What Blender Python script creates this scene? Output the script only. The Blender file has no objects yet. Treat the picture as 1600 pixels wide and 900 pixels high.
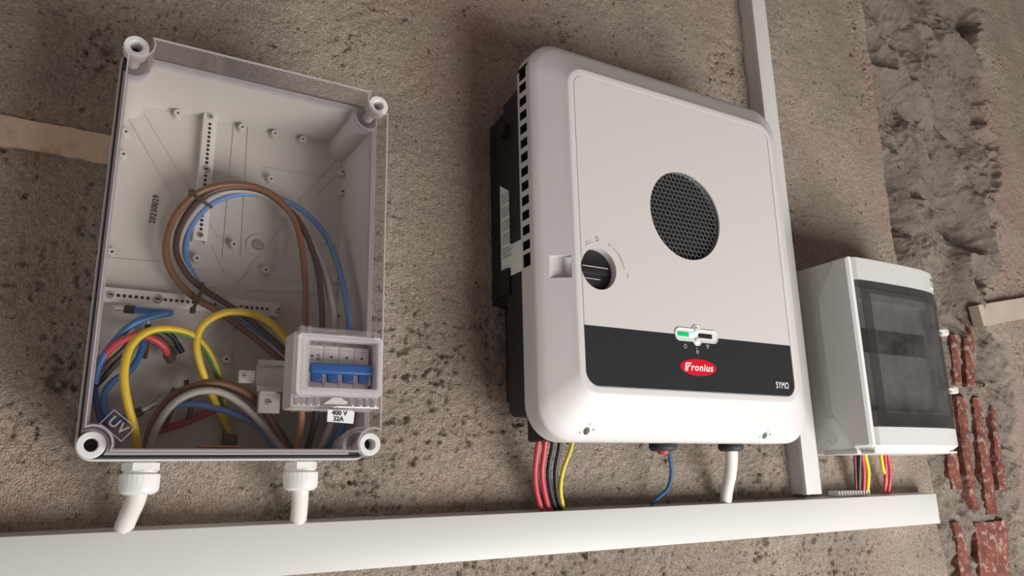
import bpy, bmesh, math, random
import numpy as np
from mathutils import Matrix, Vector
random.seed(7)
C = bpy.context.scene
COL = C.collection

# ------------------------------------------------------------------ camera
ZC = 1.4            # camera height; all builder coordinates are (x, distance from wall, z above camera height)
DW = .975           # camera to wall
FPX = 1181.65
AX = np.array([0.86173228, 0.10771342, 0.49579764])
AY = np.array([-0.50697575, 0.22099192, 0.83314954])
AZ = np.array([-0.01982589, -0.96930923, 0.24504396])
cd = bpy.data.cameras.new('camera')
cam = bpy.data.objects.new('camera', cd)
COL.objects.link(cam)
cd.sensor_width = 36
cd.lens = FPX / 1600 * 36
cd.clip_start = .01
right = Vector((AX[0], AY[0], AZ[0])); down = Vector((AX[1], AY[1], AZ[1])); fwd = Vector((AX[2], AY[2], AZ[2]))
M = Matrix((right, -down, -fwd)).transposed().to_4x4()
M.translation = Vector((0, -DW, ZC))
cam.matrix_world = M
C.camera = cam

# ------------------------------------------------------------------ world and lights
w = bpy.data.worlds.new('world'); C.world = w; w.use_nodes = True
bg = w.node_tree.nodes['Background']
bg.inputs[0].default_value = (.82, .66, .60, 1); bg.inputs[1].default_value = .25

def area(name, loc, target, size, power, col, sy=None):
    l = bpy.data.lights.new(name, 'AREA'); l.energy = power; l.size = size; l.color = col
    if sy: l.shape = 'RECTANGLE'; l.size_y = sy
    o = bpy.data.objects.new(name, l); COL.objects.link(o)
    o.location = loc
    o.rotation_euler = (Vector(target) - Vector(loc)).to_track_quat('-Z', 'Y').to_euler()
    return o
area('sunlit_floor', (1.75, -1.85, .03), (1.35, -.9, 1.2), 1.8, 100, (1, .985, .95), 1.4)
area('left_fill', (-2.3, -1.15, .75), (.9, 0, 1.6), 1.2, 10, (.95, .98, 1))  # weak cool fill lamp, added to brighten the left-facing flanks

C.view_settings.view_transform = 'Standard'
C.view_settings.look = 'None'
C.view_settings.exposure = 0
C.view_settings.gamma = 1
C.view_settings.use_curve_mapping = False
C.render.engine = 'CYCLES'
C.cycles.transparent_max_bounces = 48
C.cycles.max_bounces = 12

# ------------------------------------------------------------------ measuring
def at(px, py, d):
    """where a sight line of the survey photograph meets the plane d metres off the wall"""
    v = np.array([px - 800., py - 450., FPX])
    r = np.array([AX @ v, AY @ v, AZ @ v]); r = r / r[1] * (DW - d)
    return (r[0], d, r[2])

# ------------------------------------------------------------------ materials
def mat(name, col, rough=.5, metal=0, spec=.5, emit=None, bump=None, noise=None):
    m = bpy.data.materials.new(name); m.use_nodes = True
    nt = m.node_tree; b = nt.nodes['Principled BSDF']
    b.inputs['Base Color'].default_value = (*col, 1); b.inputs['Roughness'].default_value = rough
    b.inputs['Metallic'].default_value = metal; b.inputs['Specular IOR Level'].default_value = spec
    if emit:
        b.inputs['Emission Color'].default_value = (*emit[0], 1); b.inputs['Emission Strength'].default_value = emit[1]
    if noise:
        tc = nt.nodes.new('ShaderNodeTexCoord'); n = nt.nodes.new('ShaderNodeTexNoise'); n.inputs['Scale'].default_value = noise[0]; n.inputs['Detail'].default_value = 6
        nt.links.new(tc.outputs['Object'], n.inputs['Vector'])
        r = nt.nodes.new('ShaderNodeValToRGB'); r.color_ramp.elements[0].position = noise[3] if len(noise) > 3 else .35; r.color_ramp.elements[1].position = noise[4] if len(noise) > 4 else .65
        r.color_ramp.elements[0].color = (*noise[1], 1); r.color_ramp.elements[1].color = (*noise[2], 1)
        nt.links.new(n.outputs['Fac'], r.inputs[0]); nt.links.new(r.outputs[0], b.inputs['Base Color'])
    if bump:
        tc = nt.nodes.new('ShaderNodeTexCoord'); n = nt.nodes.new('ShaderNodeTexNoise'); n.inputs['Scale'].default_value = bump[0]; n.inputs['Detail'].default_value = 5
        bp = nt.nodes.new('ShaderNodeBump'); bp.inputs['Strength'].default_value = bump[1]; bp.inputs['Distance'].default_value = bump[2]
        nt.links.new(tc.outputs['Object'], n.inputs['Vector']); nt.links.new(n.outputs['Fac'], bp.inputs['Height']); nt.links.new(bp.outputs[0], b.inputs['Normal'])
    return m

def clear(name, tint, base=.035, edge=.75, rough=.05, milk=0, milkcol=(.85, .83, .84), grime=0):
    """thin clear plastic: see-through with a glancing sheen"""
    m = bpy.data.materials.new(name); m.use_nodes = True; nt = m.node_tree
    nt.nodes.clear(); N = nt.nodes.new; L = nt.links.new
    out = N('ShaderNodeOutputMaterial'); tr = N('ShaderNodeBsdfTransparent'); tr.inputs[0].default_value = (*tint, 1)
    gl = N('ShaderNodeBsdfGlossy'); gl.inputs['Roughness'].default_value = rough; gl.inputs[0].default_value = (1, 1, 1, 1)
    lw = N('ShaderNodeLayerWeight'); lw.inputs[0].default_value = .5
    pw = N('ShaderNodeMath'); pw.operation = 'POWER'; pw.inputs[1].default_value = 4.5; L(lw.outputs['Facing'], pw.inputs[0])
    mu = N('ShaderNodeMath'); mu.operation = 'MULTIPLY_ADD'; mu.inputs[1].default_value = edge; mu.inputs[2].default_value = base; L(pw.outputs[0], mu.inputs[0])
    mx = N('ShaderNodeMixShader'); L(mu.outputs[0], mx.inputs[0]); L(tr.outputs[0], mx.inputs[1]); L(gl.outputs[0], mx.inputs[2])
    last = mx
    if milk or grime:
        df = N('ShaderNodeBsdfDiffuse'); df.inputs[0].default_value = (*milkcol, 1)
        m2 = N('ShaderNodeMixShader'); L(mx.outputs[0], m2.inputs[1]); L(df.outputs[0], m2.inputs[2])
        if grime:
            tc = N('ShaderNodeTexCoord'); n = N('ShaderNodeTexNoise'); n.inputs['Scale'].default_value = 22; n.inputs['Detail'].default_value = 9
            n.inputs['Roughness'].default_value = .68
            L(tc.outputs['Object'], n.inputs['Vector'])
            mr = N('ShaderNodeMapRange'); mr.inputs[1].default_value = .38; mr.inputs[2].default_value = .75; mr.inputs[3].default_value = milk; mr.inputs[4].default_value = milk + grime
            L(n.outputs['Fac'], mr.inputs[0]); L(mr.outputs[0], m2.inputs[0])
        else:
            m2.inputs[0].default_value = milk
        last = m2
    L(last.outputs[0], out.inputs[0])
    return m

WHITE = mat('white_plastic', (.74, .735, .72), .38)
TRUNK = mat('trunking_plastic', (.60, .593, .58), .42, bump=(9, .08, .01))
COVER = mat('inverter_cover_plastic', (.62, .605, .60), .45)
PANEL = mat('panel_film', (.60, .58, .555), .5)
BAND = mat('dark_panel_film', (.018, .023, .027), .32)
BLACK = mat('black_plastic', (.012, .012, .013), .45)
DARKIN = mat('dark_cavity', (.01, .01, .01), .9)
MESHM = mat('black_mesh', (.13, .135, .135), .45, metal=.1)
HEAT = mat('black_casting', (.014, .015, .016), .55, bump=(60, .2, .004))
GREY = mat('light_grey_plastic', (.72, .72, .69), .42)
GREYB = mat('box_grey_plastic', (.74, .75, .73), .45)
GREYL = mat('box_cover_grey_plastic', (.60, .595, .585), .42)
INNER = mat('enclosure_base_plastic', (.60, .58, .545), .36)
RAIL = mat('rail_plastic', (.74, .72, .69), .45)
ZINC = mat('zinc_steel', (.62, .62, .60), .32, metal=.9)
SILVER = mat('tinned_copper', (.72, .70, .66), .3, metal=.8)
RUBBER = mat('black_rubber', (.02, .022, .025), .6)
LID = clear('clear_lid', (.955, .945, .945), base=.022, edge=.55, rough=.04)
LIDEDGE = clear('clear_lid_edge', (.90, .88, .90), base=.10, edge=.6, rough=.12, milk=.30, milkcol=(.85, .83, .86))
LIDWALL = clear('clear_lid_wall', (.92, .90, .90), base=.05, edge=.45, rough=.10, milk=.10, milkcol=(.72, .66, .64))
FLAPM = clear('milky_flap', (.97, .96, .97), base=.05, edge=.5, rough=.08, milk=.40, milkcol=(.97, .94, .94))
FLAPC = clear('clear_flap_rim', (.95, .94, .95), base=.08, edge=.7, rough=.06, milk=.10)
SMOKE = clear('smoked_door', (.58, .57, .58), base=.035, edge=.6, rough=.07, milk=.03, milkcol=(.42, .42, .40), grime=.10)
SMOKE2 = clear('smoked_door_rim', (.66, .65, .66), base=.03, edge=.6, rough=.07, milk=.03, milkcol=(.5, .5, .48))
CLIPM = clear('clear_clip', (.93, .92, .9), base=.12, edge=.7, rough=.1, milk=.55, milkcol=(.9, .88, .84))
INK = mat('black_ink', (.02, .018, .018), .6)
FAINT = mat('grey_ink', (.42, .41, .40), .6)
PALE = mat('pale_ink', (.55, .58, .58), .5)
LOGOW = mat('white_print', (.88, .87, .86), .5)
RED = mat('red_enamel', (.62, .004, .018), .35)
STICK = mat('white_sticker', (.78, .82, .80), .5)
GREENL = mat('green_sticker_print', (.08, .20, .14), .5)
BLUESW = mat('blue_toggle_plastic', (.02, .16, .52), .35)
MCBM = mat('breaker_plastic', (.84, .84, .81), .45)
CREAM = mat('cream_cable_sheath', (.72, .695, .655), .45)
W_RED = mat('red_insulation', (.50, .05, .07), .42)
W_BLACK = mat('black_insulation', (.018, .017, .017), .4)
W_YEL = mat('yellow_insulation', (.75, .53, .035), .4)
W_GRN = mat('green_insulation', (.12, .26, .03), .4)
W_BLUE = mat('blue_insulation', (.045, .16, .42), .42)
W_BLUEL = mat('pale_blue_insulation', (.13, .25, .52), .45)
W_BRN = mat('brown_insulation', (.20, .095, .05), .42)
W_DBRN = mat('dark_brown_insulation', (.075, .045, .035), .42)
W_GREY = mat('grey_insulation', (.42, .40, .38), .45)
W_COP = mat('bright_brown_insulation', (.38, .17, .095), .4)
W_NAVY = mat('navy_insulation', (.02, .10, .22), .42)
BATT = mat('cut_board', (.45, .38, .31), .7, noise=(14, (.42, .35, .285), (.48, .41, .335)))
OLDB = mat('plaster_stained_board', (.42, .30, .20), .8, noise=(9, (.26, .17, .115), (.62, .48, .35), .38, .52), bump=(70, .5, .004))
ORANGE = mat('orange_strip', (.55, .25, .09), .6)

def plaster():
    m = bpy.data.materials.new('rough_plaster'); m.use_nodes = True; nt = m.node_tree; N = nt.nodes.new; L = nt.links.new
    b = nt.nodes['Principled BSDF']; b.inputs['Roughness'].default_value = .92; b.inputs['Specular IOR Level'].default_value = .15
    tc = N('ShaderNodeTexCoord')
    def noise(s, det=6, r=.55):
        n = N('ShaderNodeTexNoise'); n.inputs['Scale'].default_value = s; n.inputs['Detail'].default_value = det; n.inputs['Roughness'].default_value = r
        L(tc.outputs['Object'], n.inputs['Vector']); return n
    def ramp(n, a, ca, z, cz):
        r = N('ShaderNodeValToRGB'); r.color_ramp.elements[0].position = a; r.color_ramp.elements[1].position = z
        r.color_ramp.elements[0].color = (*ca, 1); r.color_ramp.elements[1].color = (*cz, 1); L(n.outputs['Fac'], r.inputs[0]); return r
    base = ramp(noise(5), .36, (.48, .405, .342), .64, (.65, .555, .465))
    pink = ramp(noise(2.6, 4), .5, (0, 0, 0), .68, (1, 1, 1))
    mx = N('ShaderNodeMix'); mx.data_type = 'RGBA'; L(pink.outputs[0], mx.inputs[0]); L(base.outputs[0], mx.inputs[6]); mx.inputs[7].default_value = (.58, .425, .355, 1)
    grain = ramp(noise(260, 4, .75), .30, (.62, .585, .55), .62, (1.06, 1.06, 1.06))
    m2 = N('ShaderNodeMix'); m2.data_type = 'RGBA'; m2.blend_type = 'MULTIPLY'; m2.inputs[0].default_value = 1; L(mx.outputs[2], m2.inputs[6]); L(grain.outputs[0], m2.inputs[7])
    # bare mortar in the chase and brick dust, carried by a vertex attribute
    at_ = N('ShaderNodeAttribute'); at_.attribute_name = 'chase'
    mort = ramp(noise(16, 6, .6), .35, (.31, .258, .22), .68, (.44, .375, .32))
    m3 = N('ShaderNodeMix'); m3.data_type = 'RGBA'; L(at_.outputs['Fac'], m3.inputs[0]); L(m2.outputs[2], m3.inputs[6]); L(mort.outputs[0], m3.inputs[7])
    speck = ramp(noise(85, 3, .6), .315, (.40, .36, .33), .375, (1, 1, 1))
    m4 = N('ShaderNodeMix'); m4.data_type = 'RGBA'; m4.blend_type = 'MULTIPLY'; m4.inputs[0].default_value = 1; L(m3.outputs[2], m4.inputs[6]); L(speck.outputs[0], m4.inputs[7])
    L(m4.outputs[2], b.inputs['Base Color'])
    n1 = noise(75, 4, .55); n2 = noise(520, 2, .6)
    ad = N('ShaderNodeMath'); ad.operation = 'MULTIPLY_ADD'; ad.inputs[1].default_value = 1.0; L(n2.outputs['Fac'], ad.inputs[0]); L(n1.outputs['Fac'], ad.inputs[2])
    bp = N('ShaderNodeBump'); bp.inputs['Strength'].default_value = 1; bp.inputs['Distance'].default_value = .0095
    L(ad.outputs[0], bp.inputs['Height']); L(bp.outputs[0], b.inputs['Normal'])
    return m
PLASTER = plaster()

def terracotta():
    m = mat('terracotta', (.30, .085, .05), .85, noise=(30, (.13, .036, .026), (.23, .075, .05)), bump=(120, .5, .004))
    nt = m.node_tree; b = nt.nodes['Principled BSDF']; src = b.inputs['Base Color'].links[0].from_socket
    tc = nt.nodes.new('ShaderNodeTexCoord'); n = nt.nodes.new('ShaderNodeTexNoise'); n.inputs['Scale'].default_value = 60; n.inputs['Detail'].default_value = 8; n.inputs['Roughness'].default_value = .7
    nt.links.new(tc.outputs['Object'], n.inputs['Vector'])
    r = nt.nodes.new('ShaderNodeValToRGB'); r.color_ramp.elements[0].position = .52; r.color_ramp.elements[1].position = .64; nt.links.new(n.outputs['Fac'], r.inputs[0])
    mx = nt.nodes.new('ShaderNodeMix'); mx.data_type = 'RGBA'; nt.links.new(r.outputs[0], mx.inputs[0]); nt.links.new(src, mx.inputs[6]); mx.inputs[7].default_value = (.36, .285, .24, 1)
    nt.links.new(mx.outputs[2], b.inputs['Base Color'])
    return m
TERRA = terracotta()

# ------------------------------------------------------------------ builders
ORG = {}
def V(x, d, z): return (x, -d, z + ZC)

def place(o, parent, loc=(0, 0, 0)):
    if parent is not None:
        o.parent = parent
        o.matrix_parent_inverse = Matrix.Translation(ORG[parent.name]).inverted()
    o.location = loc
    ORG[o.name] = Vector(loc)
    return o

def thing(name, label, cat, x, d, z, group=None):
    o = bpy.data.objects.new(name, None); COL.objects.link(o); o.empty_display_size = .03
    o.location = V(x, d, z); ORG[o.name] = Vector(V(x, d, z))
    o['label'] = label; o['category'] = cat
    if group: o['group'] = group
    return o

def tag(o, label, cat, group=None):
    o['label'] = label; o['category'] = cat
    if group: o['group'] = group
    return o

def tomesh(name, bm, m, smooth=35, fix=True):
    if fix: bmesh.ops.recalc_face_normals(bm, faces=bm.faces)
    me = bpy.data.meshes.new(name); bm.to_mesh(me); bm.free()
    for mm in (m if isinstance(m, (list, tuple)) else [m]): me.materials.append(mm)
    if smooth:
        me.polygons.foreach_set('use_smooth', [True] * len(me.polygons))
        me.set_sharp_from_angle(angle=math.radians(smooth))
    return me

def obj(name, bm, m, parent=None, smooth=35, fix=True):
    """bmesh in world coordinates -> one object whose origin sits at the middle of its box"""
    lo = Vector([min(v.co[i] for v in bm.verts) for i in range(3)]); hi = Vector([max(v.co[i] for v in bm.verts) for i in range(3)])
    c = (lo + hi) / 2
    bmesh.ops.translate(bm, vec=-c, verts=bm.verts)
    o = bpy.data.objects.new(name, tomesh(name, bm, m, smooth, fix)); COL.objects.link(o)
    return place(o, parent, c)

def inst(name, me, x, d, z, parent=None):
    o = bpy.data.objects.new(name, me); COL.objects.link(o)
    return place(o, parent, V(x, d, z))

def bx(bm, x0, x1, d0, d1, z0, z1, bev=0, seg=2, mi=0):
    t = bmesh.new()
    vs = [t.verts.new(V(x, d, z)) for x in (x0, x1) for d in (d0, d1) for z in (z0, z1)]
    for f in ((0, 1, 3, 2), (4, 6, 7, 5), (0, 4, 5, 1), (2, 3, 7, 6), (0, 2, 6, 4), (1, 5, 7, 3)): t.faces.new([vs[i] for i in f])
    bmesh.ops.recalc_face_normals(t, faces=t.faces)
    if bev: bmesh.ops.bevel(t, geom=list(t.edges), offset=bev, segments=seg, affect='EDGES', profile=.5)
    for f in t.faces: f.material_index = mi
    me = bpy.data.meshes.new('t'); t.to_mesh(me); t.free(); bm.from_mesh(me); bpy.data.meshes.remove(me)

def hexa(bm, pts):
    """eight corners: four of one face then four of the opposite face"""
    vs = [bm.verts.new(V(*p)) for p in pts]
    for f in ((0, 1, 2, 3), (7, 6, 5, 4), (0, 4, 5, 1), (1, 5, 6, 2), (2, 6, 7, 3), (3, 7, 4, 0)): bm.faces.new([vs[i] for i in f])

def lathe(bm, x, z, prof, n=24, mi=0, axis='d', d=0, cap0=True, cap1=True):
    """prof: (radius, station); stations run away from the wall ('d') or up ('z')"""
    rings = []
    for r, s in prof:
        ring = []
        for k in range(n):
            a = 2 * math.pi * k / n
            p = V(x + r * math.cos(a), s, z + r * math.sin(a)) if axis == 'd' else V(x + r * math.cos(a), d + r * math.sin(a), s)
            ring.append(bm.verts.new(p))
        rings.append(ring)
    for a, b in zip(rings, rings[1:]):
        for k in range(n):
            f = bm.faces.new((a[k], a[(k + 1) % n], b[(k + 1) % n], b[k])); f.material_index = mi
    if cap0: bm.faces.new(rings[0]).material_index = mi
    if cap1: bm.faces.new(rings[-1]).material_index = mi

def prism(bm, poly, d0, d1, mi=0):
    a = [bm.verts.new(V(x, d0, z)) for x, z in poly]; b = [bm.verts.new(V(x, d1, z)) for x, z in poly]
    n = len(poly)
    bm.faces.new(a).material_index = mi; bm.faces.new(b).material_index = mi
    for k in range(n): bm.faces.new((a[k], a[(k + 1) % n], b[(k + 1) % n], b[k])).material_index = mi

def ringprism(bm, outer, inner, d0, d1, mi=0):
    n = len(outer)
    q = [[bm.verts.new(V(x, d, z)) for x, z in p] for p in (outer, inner) for d in (d0, d1)]
    for k in range(n):
        j = (k + 1) % n
        for a, b in ((0, 1), (1, 3), (3, 2), (2, 0)):
            bm.faces.new((q[a][k], q[a][j], q[b][j], q[b][k])).material_index = mi

def rrect(x0, x1, z0, z1, r, n=6):
    if not isinstance(r, (list, tuple)): r = [r] * 4
    out = []
    for (cx, cz, a0, rr) in ((x1 - r[0], z1 - r[0], 0, r[0]), (x0 + r[1], z1 - r[1], 90, r[1]), (x0 + r[2], z0 + r[2], 180, r[2]), (x1 - r[3], z0 + r[3], 270, r[3])):
        for k in range(n + 1):
            a = math.radians(a0 + 90 * k / n); out.append((cx + rr * math.cos(a), cz + rr * math.sin(a)))
    return out

def loft(bm, levels, cap0=True, cap1=True):
    rings = [[bm.verts.new(V(x, d, z)) for x, z in poly] for poly, d in levels]
    n = len(rings[0])
    for a, b in zip(rings, rings[1:]):
        for k in range(n): bm.faces.new((a[k], a[(k + 1) % n], b[(k + 1) % n], b[k]))
    if cap0: bm.faces.new(rings[0])
    if cap1: bm.faces.new(rings[-1])
    return rings

def spline(pts, step=.004):
    P = [np.array(p, float) for p in pts]; P = [2 * P[0] - P[1]] + P + [2 * P[-1] - P[-2]]
    out = []
    for i in range(1, len(P) - 2):
        p0, p1, p2, p3 = P[i - 1:i + 3]; n = max(2, int(np.linalg.norm(p2 - p1) / step))
        for k in range(n):
            t = k / n
            out.append(.5 * (2 * p1 + (p2 - p0) * t + (2 * p0 - 5 * p1 + 4 * p2 - p3) * t * t + (3 * p1 - p0 - 3 * p2 + p3) * t ** 3))
    out.append(P[-2]); return out

def tube(bm, path, r, n=10, stripe=False, phase=0, twist=0, mi=0):
    path = [np.array(p) for p in path]; m = len(path)
    T = [path[min(i + 1, m - 1)] - path[max(i - 1, 0)] for i in range(m)]; T = [t / (np.linalg.norm(t) + 1e-9) for t in T]
    u = np.cross(T[0], [0, 1, 0.01]); u /= np.linalg.norm(u); rings = []
    for i in range(m):
        u = u - T[i] * (u @ T[i]); u /= np.linalg.norm(u); v = np.cross(T[i], u)
        rr = r(i / (m - 1)) if callable(r) else r
        ph = phase + twist * i / m
        rings.append([bm.verts.new(V(*(path[i] + rr * (math.cos(2 * math.pi * k / n + ph) * u + math.sin(2 * math.pi * k / n + ph) * v)))) for k in range(n)])
    for a, b in zip(rings, rings[1:]):
        for k in range(n):
            f = bm.faces.new((a[k], a[(k + 1) % n], b[(k + 1) % n], b[k])); f.material_index = 1 if stripe and k < n * .26 else mi
    bm.faces.new(rings[0]).material_index = mi; bm.faces.new(rings[-1]).material_index = mi

def px_path(pts): return spline([at(*p) for p in pts])
def in_box(pts): return [(a, b, max(c, .054)) for a, b, c in pts]

def wire(name, label, cat, pts, r, m, group=None, phase=0, twist=0, stripe=False):
    bm = bmesh.new(); tube(bm, px_path(pts), r, 12, stripe, phase, twist)
    return tag(obj(name, bm, m, None, 60), label, cat, group)

def text_bm(bm, s, x, d, z, size, rot=0, squash=1, shear=0, bold=0, thick=.0004, align='CENTER', normal='front', spacing=1):
    cu = bpy.data.curves.new('t', 'FONT'); cu.body = s; cu.size = 1; cu.align_x = align; cu.align_y = 'CENTER'; cu.extrude = .01; cu.offset = bold; cu.shear = shear; cu.resolution_u = 3; cu.space_character = spacing
    o = bpy.data.objects.new('t', cu); COL.objects.link(o); bpy.context.view_layer.update()
    me = bpy.data.meshes.new_from_object(o.evaluated_get(bpy.context.evaluated_depsgraph_get()))
    bpy.data.objects.remove(o); bpy.data.curves.remove(cu)
    ca, sa = math.cos(rot), math.sin(rot)
    for v in me.vertices:
        a, b = v.co.x * size * squash, v.co.y * size; h = thick if v.co.z > 0 else -thick * .5
        p, q = a * ca - b * sa, a * sa + b * ca
        v.co = V(x + p, d + h, z + q) if normal == 'front' else V(x - h, d - p, z + q)
    bm.from_mesh(me); bpy.data.meshes.remove(me)

def text(name, s, x, d, z, size, m, parent, **k):
    bm = bmesh.new(); text_bm(bm, s, x, d, z, size, **k)
    return obj(name, bm, m, parent, 0, False)

# ------------------------------------------------------------------ wall
def vnoise(x, z, seed):
    xi = np.floor(x).astype(np.int64); zi = np.floor(z).astype(np.int64); fx = x - xi; fz = z - zi
    fx = fx * fx * fx * (fx * (fx * 6 - 15) + 10); fz = fz * fz * fz * (fz * (fz * 6 - 15) + 10)
    def h(a, b):
        n = (a * 374761393 + b * 668265263 + seed * 1442695041) & 0xFFFFFFFF
        n = ((n ^ (n >> 13)) * 1274126177) & 0xFFFFFFFF
        return ((n ^ (n >> 16)) & 0xFFFF) / 65535.0
    return (h(xi, zi) * (1 - fx) + h(xi + 1, zi) * fx) * (1 - fz) + (h(xi, zi + 1) * (1 - fx) + h(xi + 1, zi + 1) * fx) * fz
def fbm(x, z, s, seed, octv=4, gain=.5):
    r = 0; a = 1; t = 0
    for k in range(octv):
        r = r + a * (vnoise(x / s, z / s, seed + k * 17) * 2 - 1); t += a; a *= gain; s /= 2.07
    return r / t
def sstep(a, b, x):
    t = np.clip((x - a) / (b - a), 0, 1); return t * t * (3 - 2 * t)

def axis_grid(lo, hi, step, far_lo, far_hi):
    core = np.arange(lo, hi, step)
    a = lo - np.cumsum(.02 * 1.25 ** np.arange(20)); a = a[a > far_lo][::-1]
    b = hi + np.cumsum(.02 * 1.25 ** np.arange(20)); b = b[b < far_hi]
    return np.concatenate([a, core, b])
CHL = [(1.20, 1.620), (.90, 1.612), (.475, 1.599), (.1, 1.60), (-.25, 1.615)]
CHR = [at(1530, 0, 0), at(1528, 90, 0), at(1543, 200, 0), at(1565, 270, 0), at(1552, 330, 0), at(1560, 420, 0), at(1535, 470, 0), at(1570, 560, 0), at(1588, 700, 0), at(1597, 830, 0), at(1600, 910, 0)]
def chase_at(x, z):
    jl = fbm(x, z, .05, 91, 4) * .006
    jr = fbm(x, z, .07, 92, 4, .45) * .055
    zl = np.array([p[0] for p in CHL][::-1]); xl = np.interp(z, zl, np.array([p[1] for p in CHL][::-1])) + jl
    zr = np.array([p[2] for p in CHR][::-1]); xr = np.interp(z, zr, np.array([p[0] for p in CHR][::-1])) + jr
    return sstep(xl - .002, xl + .006, x) * (1 - sstep(xr - .016, xr + .016, x)), xl, xr
def wall_height(x, z):
    h = .0035 * fbm(x, z, .35, 1, 3) + .0030 * fbm(x, z, .07, 2, 3) + .0016 * fbm(x, z, .018, 3, 4, .65)
    # patches of open, coarse float finish
    coarse = sstep(-.05, .35, fbm(x, z, .16, 5, 3))
    pit = sstep(.28, .52, fbm(x, z, .011, 6, 3, .6)) * (.25 + .75 * coarse)
    pit2 = sstep(.42, .6, fbm(x, z, .028, 16, 4, .6)) * coarse
    h = h - .0045 * pit - .0065 * pit2 + (.0006 + .0020 * coarse) * fbm(x, z, .009, 7, 2, .6)
    drag = fbm(x * .35 + z * .2, z * 1.6, .02, 8, 4, .6)
    h = h + .0007 * drag
    ch, xl, xr = chase_at(x, z)
    t = (x - xl) / np.maximum(xr - xl, .05)
    wx = x + .03 * fbm(x, z, .12, 51, 2); wz = z + .03 * fbm(x, z, .12, 52, 2)
    lump = np.abs(fbm(wx * 1.15 + .35 * wz, wz * .72, .15, 31, 2, .45)) * 1.9
    lump2 = np.abs(fbm(wx, wz, .055, 37, 3, .5)) * 2
    low = sstep(.42, .25, z)                                          # the lower end shows broken brick
    c = -.040 + .052 * (1 - lump) * (1 - .45 * low) + .010 * (1 - lump2) + .0040 * fbm(x, z, .014, 41, 4, .6)
    c = c - .012 * np.exp(-((t - .02) / .05) ** 2)
    cl = -.013 + .012 * (1 - lump) + .009 * (1 - lump2) + .005 * fbm(x, z, .018, 44, 4, .6)
    c = c * (1 - low) + cl * low
    h = h * (1 - ch) + c * ch
    # the raised ragged lip where the right-hand coat breaks off
    lip = np.exp(-((x - xr - .012) / .018) ** 2) * (1 - ch)
    h = h + lip * .006 * (fbm(x, z, .03, 43, 4, .6) + .3)
    return h, ch
gx = axis_grid(-.16, 2.30, .002, -3.2, 5.5); gz = axis_grid(-.26, 1.36, .002, -1.395, 2.6)
GX, GZ = np.meshgrid(gx, gz)
HH, CH = wall_height(GX, GZ)
nz, nx = GX.shape
co = np.stack([GX, -HH, GZ + ZC], -1).reshape(-1, 3).astype(np.float32)
ii = np.arange(nz * nx).reshape(nz, nx)
quads = np.stack([ii[:-1, :-1], ii[:-1, 1:], ii[1:, 1:], ii[1:, :-1]], -1).reshape(-1, 4)
me = bpy.data.meshes.new('wall_back')
me.vertices.add(len(co)); me.vertices.foreach_set('co', co.ravel())
me.loops.add(quads.size); me.loops.foreach_set('vertex_index', quads.ravel().astype(np.int32))
me.polygons.add(len(quads)); me.polygons.foreach_set('loop_start', np.arange(0, quads.size, 4, dtype=np.int32))
me.update(calc_edges=True)
me.polygons.foreach_set('use_smooth', np.ones(len(quads), dtype=bool))
att = me.attributes.new('chase', 'FLOAT', 'POINT'); att.data.foreach_set('value', CH.ravel().astype(np.float32))
me.materials.append(PLASTER)
wall = bpy.data.objects.new('wall_back', me); COL.objects.link(wall); wall['kind'] = 'structure'; ORG['wall_back'] = Vector((0, 0, 0))
def wall_d(x, z):
    return float(wall_height(np.array([x]), np.array([z]))[0][0])

# broken terracotta of the hollow bricks in the chase
def brick(pts, wid, d0, thick, seed, grooves=0):
    """a ragged rib along the pixel path pts, wid metres wide"""
    d0 += .006
    P = np.array([at(px, py, 0) for px, py in pts]); path = np.array(spline(P, .006)); rng = np.random.RandomState(seed)
    m = len(path); bm = bmesh.new(); rows = []; K = 9
    for i, p in enumerate(path):
        s = i / (m - 1); ww = wid(s) if callable(wid) else wid
        ww = ww * .82; e1 = fbm(np.array([i * .006]), np.array([seed * 3.1]), .018, 61, 4, .6)[0]; e2 = fbm(np.array([i * .006]), np.array([seed * 5.7]), .018, 62, 4, .6)[0]
        wl = -ww / 2 * (1 + .16 * e1); wr = ww / 2 * (1 + .16 * e2); row = []
        for k in range(K):
            q = k / (K - 1); x = p[0] + wl + (wr - wl) * q
            bulge = math.sin(math.pi * min(max(q, .02), .98)) ** .2
            g = 1 - .35 * (math.sin(q * math.pi * grooves) ** 8) if grooves else 1
            row.append(bm.verts.new(V(x, d0 + thick * bulge * g + rng.randn() * .0007, p[2] + rng.randn() * .0006)))
        rows.append(row)
    back = [[bm.verts.new(V(r[0].co.x, d0 - .035, r[0].co.z - ZC)), bm.verts.new(V(r[-1].co.x, d0 - .035, r[-1].co.z - ZC))] for r in rows]
    for i in range(m - 1):
        for k in range(K - 1): bm.faces.new((rows[i][k], rows[i][k + 1], rows[i + 1][k + 1], rows[i + 1][k]))
        bm.faces.new((rows[i][-1], back[i][1], back[i + 1][1], rows[i + 1][-1])); bm.faces.new((back[i][0], rows[i][0], rows[i + 1][0], back[i + 1][0]))
        bm.faces.new((back[i][1], back[i][0], back[i + 1][0], back[i + 1][1]))
    bm.faces.new([back[0][0], back[0][1]] + rows[0][::-1]); bm.faces.new([back[-1][1], back[-1][0]] + rows[-1])
    o = obj('brick', bm, TERRA, wall, 40)
    return o
brick([(1486, 524), (1489, 560), (1494, 602)], .034, -.006, .011, 1)
brick([(1505, 530), (1508, 562), (1511, 606)], .040, -.003, .012, 2)
brick([(1518, 512), (1521, 548)], .020, -.014, .010, 3)
brick([(1496, 620), (1502, 680), (1508, 730), (1513, 772), (1519, 796)], lambda s: .046 * (1 - .45 * s), -.008, .016, 4)
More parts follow.
